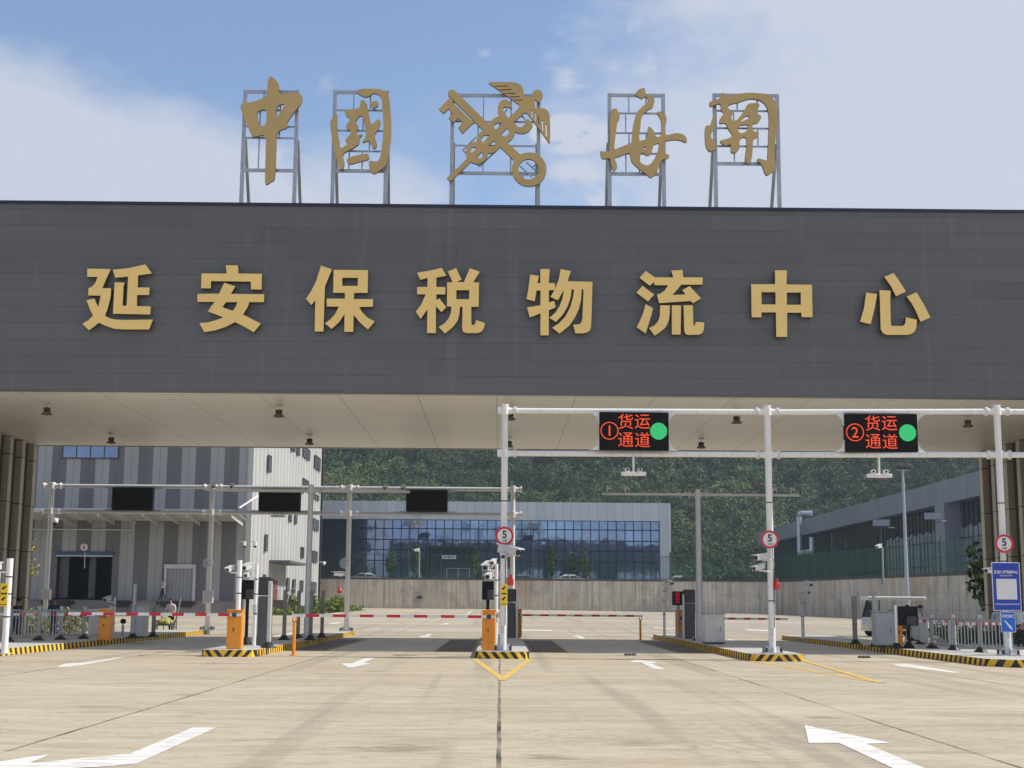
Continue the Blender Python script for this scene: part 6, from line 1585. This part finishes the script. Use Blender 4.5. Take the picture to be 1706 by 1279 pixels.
    segs = [(Vector(J[a]), Vector(J[b_]), part[b_] if part[b_] != 'shirt' or part[a] == 'shirt' else part[a]) for a, b_ in E]
    for a, b_ in E: pass
    for p_ in nm.polygons:
        c = p_.center; best = 9; cd_ = 0
        for a, b_, pt in segs:
            d_ = b_-a; u = max(0, min(1, (c-a).dot(d_)/max(1e-9, d_.dot(d_)))); dist = (c-(a+d_*u)).length
            if dist < best: best = dist; cd_ = code[pt]
        if c.z > .97 and c.z < 1.46 and abs(c.x) < .2 and cd_ == 1: cd_ = 0
        p_.material_index = cd_
    t = thing('person', label, 'person', (x, y, z))
    ob = bpy.data.objects.new('body', nm); C.objects.link(ob); ob.parent = t
    hd = Vector(J['head'])
    b = MB(); n = 12; prof = [(.0, .118), (.05, .112), (.085, .085), (.100, .04), (.102, .0), (.096, -.03)]
    vs = [(hd.x+r*.86*math.cos(6.283*i/n), hd.y+.018+r*math.sin(6.283*i/n), hd.z+.01+zz+(.03 if math.sin(6.283*i/n) < -.3 and k_ >= 3 else 0)) for k_, (r, zz) in enumerate(prof) for i in range(n)]
    b.add(vs, [(k_*n+i, (k_+1)*n+i, (k_+1)*n+(i+1) % n, k_*n+(i+1) % n) for k_ in range(len(prof)-1) for i in range(n)], 0, True)
    me2 = bpy.data.meshes.new('hair'); me2.from_pydata(b.v, [], b.f); me2.materials.append(hair); me2.polygons.foreach_set('use_smooth', b.sm); h2 = bpy.data.objects.new('hair', me2); C.objects.link(h2); h2.parent = t
    b = MB()
    for sx in (-1, 1): b.box((hd.x+sx*.032, hd.y-.083, hd.z+.012), (.022, .012, .010))
    b.box((hd.x, hd.y-.084, hd.z-.055), (.045, .01, .008))
    me3 = bpy.data.meshes.new('facial_features'); me3.from_pydata(b.v, [], b.f); me3.materials.append(ink); h3 = bpy.data.objects.new('facial_features', me3); C.objects.link(h3); h3.parent = t
    t.scale = (s, s, s); t.rotation_euler.z = heading
    return t
def at_px(px, Y): q = P(px, 1000, Y); return q.x
cx_, cy_ = at_px(283, 69.5), 69.5
person('man in a pale lilac shirt pushing a two-wheeled handcart across the yard', cx_+.1, cy_, 0, -.15, 1.70, (.56, .55, .66), (.03, .03, .035), 'push', .12, .10, False)
person('person in a white shirt and dark trousers walking on the loading dock', P(270, 1000, YL0-1.1).x, YL0-1.1, dockz, -1.4, 1.72, (.72, .73, .72), (.02, .022, .04), 'phone', .22, .0, True)
person('man in dark blue clothes standing behind the left railing', at_px(91, 60), 60, 0, .5, 1.68, (.03, .055, .09), (.015, .018, .05), 'down', .05, .0, False)
person('stooping person in dark blue at the far left behind the railing', at_px(28, 59), 59, 0, 1.1, 1.62, (.045, .04, .08), (.02, .03, .10), 'hips', .06, .12, False)
person('person in a white top and pale trousers walking behind the right railing', at_px(1533, 57), 57, 0, 1.2, 1.62, (.70, .66, .64), (.52, .44, .40), 'down', .16, .0, True, .92)
person('person in pale trousers walking beside the white shuttle cart', at_px(1511, 59), 59, 0, 1.4, 1.62, (.6, .55, .54), (.56, .47, .42), 'down', .14, .0, True, .92)
person('person in a pale blue shirt standing left of the small blue lane sign', at_px(1661, 52), 52, 0, .3, 1.68, (.42, .46, .56), (.03, .03, .05), 'down', .04, .0, False)
person('person in a white shirt behind the railing at the right edge', at_px(1698, 50), 50, 0, -.6, 1.70, (.66, .68, .70), (.03, .03, .05), 'hips', .04, .0, True)

# handcart
t = thing('handcart', 'two-wheeled handcart piled with sacks in front of the man in lilac', 'handcart', (cx_+.02, cy_-.75, 0))
X0, Y0 = cx_+.02, cy_-.75
for sx in (-1, 1):
    x = X0+sx*.44+(.03 if sx > 0 else -.03)
    b = MB(); n = 20
    for k in range(n):
        a0, a1 = 6.283*k/n, 6.283*(k+1)/n
        b.cyl((x+.22*sx*0, Y0+.32*math.cos(a0)*.9, .33+.32*math.sin(a0)), (x, Y0+.32*math.cos(a1)*.9, .33+.32*math.sin(a1)), .024, n=6)
    wq = b.build('wheel', rubber, t)
    b = MB()
    for k in range(8): a0 = 6.283*k/8; b.cyl((x, Y0, .33), (x, Y0+.3*math.cos(a0)*.9, .33+.3*math.sin(a0)), .007, n=4)
    b.cyl((x-.06, Y0, .33), (x+.06, Y0, .33), .035, n=8); b.build('spokes', galv, wq)
    wq.rotation_euler = (0, 0, 0)
b = MB(); b.box((X0, Y0, .42), (.78, .95, .06)); b.bar((X0-.36, Y0+.4, .45), (X0-.36, Y0+.75, .92), .04); b.bar((X0+.36, Y0+.4, .45), (X0+.36, Y0+.75, .92), .04); b.bar((X0-.36, Y0+.75, .92), (X0+.36, Y0+.75, .92), .035); b.bar((X0-.36, Y0-.46, .45), (X0-.36, Y0-.46, .62), .03); b.bar((X0+.36, Y0-.46, .45), (X0+.36, Y0-.46, .62), .03); b.bar((X0, Y0-.4, .42), (X0, Y0-.4, .05), .03); b.build('frame', mat('dull_green_frame', (.10, .11, .09), .6, .2), t)
b = MB()
for k, (dx, dy, dz, s_) in enumerate(((-.12, -.1, .57, .26), (.14, .1, .55, .22), (-.02, .2, .66, .2), (.1, -.25, .54, .16))): b.lathe((X0+dx, Y0+dy, dz), [(0, -.12), (s_, -.11), (s_*1.15, -.02), (s_*.9, .09), (s_*.35, .14), (0, .145)], 9)
b.build('sacks', mat('yellow_straw_sack', (.36, .34, .10), .9, var=.3, scale=8), t)
t = tag(MB().bar((cx_+.42, cy_-.2, .55), (cx_+.52, cy_+.05, 1.72), .035).build('broom_handle', mat('pale_wood', (.5, .42, .3), .7)), 'pale broom handle standing up beside the man with the handcart', 'broom')

# ================================================================== shuttle cart
Yc = 73.5; xc = P(1486, 1050, Yc).x
t = thing('shuttle_cart', 'white open-sided electric shuttle cart with a flat roof parked at right', 'shuttle cart', (xc, Yc, 0))
cart_white = mat('glossy_white_bodywork', (.70, .71, .72), .25, var=.03)
navy = mat('navy_seat_vinyl', (.015, .02, .05), .5, var=.15)
hx_ = -1                      # nose points left
def cx2(u): return xc+hx_*u
b = MB(); pr = [(-1.45, .32), (-1.45, .72), (.30, .72), (.32, .40), (.82, .40), (.90, 1.02), (1.34, 1.0), (1.44, .62), (1.44, .3)]
n = len(pr); vs = [(cx2(u), Yc-.72, v) for u, v in pr]+[(cx2(u), Yc+.72, v) for u, v in pr]
b.add(vs, [tuple(reversed(range(n))), tuple(range(n, 2*n))]+[(i, (i+1) % n, n+(i+1) % n, n+i) for i in range(n)]); b.build('body', cart_white, t)
b = MB(); b.box((cx2(-.1), Yc, 1.98), (3.05, 1.56, .2), bev=.09); b.box((cx2(-.1), Yc, 1.905), (2.8, 1.4, .04), bev=.01); b.build('roof', cart_white, t)
b = MB()
for u0, u1 in ((1.2, 1.0), (-.25, -.3), (-1.4, -1.42)):
    for sy in (-1, 1): b.bar((cx2(u0), Yc+sy*.68, .72), (cx2(u1), Yc+sy*.66, 1.92), .05)
b.build('roof_posts', cart_white, t)
b = MB()
for u in (.25, -.75): b.box((cx2(u), Yc, .82), (.5, 1.3, .16), bev=.04); b.box((cx2(u-.27), Yc, 1.12), (.12, 1.3, .5), bev=.04)
b.build('seats', navy, t)
b = MB(); b.add([(cx2(1.34), Yc-.64, 1.0), (cx2(1.34), Yc+.64, 1.0), (cx2(1.08), Yc+.64, 1.90), (cx2(1.08), Yc-.64, 1.90)], [(0, 1, 2, 3)]); b.build('windscreen', glass_dark, t)
b = MB()
for sy in (-1, 1): b.bar((cx2(1.34), Yc+sy*.68, 1.0), (cx2(1.08), Yc+sy*.68, 1.92), .07)
b.bar((cx2(.86), Yc-.7, .4), (cx2(.80), Yc-.68, 1.92), .05); b.build('front_frame', ink, t)
b = MB(); b.box((cx2(.62), Yc-.735, .58), (.5, .03, .5), bev=.01); b.box((cx2(-.35), Yc-.735, .5), (1.3, .02, .16)); b.build('dark_opening_panel', dark_metal, t)  # taller plate is added dark colour for the shade inside the open doorway
for u in (.95, -1.0):
    for sy in (-1, 1):
        b = MB(); b.cyl((cx2(u), Yc+sy*.60, .29), (cx2(u), Yc+sy*.78, .29), .29, n=18); wq = b.build('wheel', rubber, t)
        b = MB(); b.cyl((cx2(u), Yc+sy*.78, .29), (cx2(u), Yc+sy*.795, .29), .17, n=12); b.build('rim', galv, wq)
for sy in (-1, 1): b = MB(); b.box((cx2(1.41), Yc+sy*.48, .68), (.06, .28, .16), bev=.02); b.build('headlight', sign_white, t)
b = MB(); n = 14
for k in range(n):
    a0, a1 = 6.283*k/n, 6.283*(k+1)/n; f = lambda a: (cx2(.72)+.05*math.sin(a), Yc-.3+.17*math.cos(a), 1.12+.15*math.sin(a)); b.cyl(f(a0), f(a1), .015, n=5)
b.cyl((cx2(.72), Yc-.3, 1.12), (cx2(.95), Yc-.3, .92), .02, n=6); b.build('steering_wheel', ink, t)
# rubble bits on the lane
for px, py, lab in ((1050, 1092, 'small brown stone lying on the lane behind the white arrow, right of centre'), (1440, 1096, 'small brown stones lying on the right lane before the long island')):
    g_ = G(px, py); b = MB()
    for k in range(3): b.lathe((g_.x+(k-1)*.12, g_.y, 0), [(.0, .08), (.05, .07), (.085, .03), (.07, 0)], 7)
    tag(b.build('loose_stone', mat('brown_stone', (.14, .11, .08), .9, var=.3)), lab, 'stone')

# ================================================================== air
b = MB(); b.box((40, 205, 52), (700, 540, 112)); hz_o = b.build('haze', [], kind='stuff')
hm = bpy.data.materials.new('haze'); hm.use_nodes = True; hn = hm.node_tree; hn.nodes.remove(hn.nodes['Principled BSDF'])
vv = hn.nodes.new('ShaderNodeVolumePrincipled'); vv.inputs['Color'].default_value = (.72, .82, .95, 1); vv.inputs['Density'].default_value = .0003; vv.inputs['Anisotropy'].default_value = .2
hn.links.new(vv.outputs[0], hn.nodes['Material Output'].inputs['Volume']); hz_o.data.materials.append(hm)
tag(hz_o, 'thin pale haze over the whole yard and hill', 'haze')
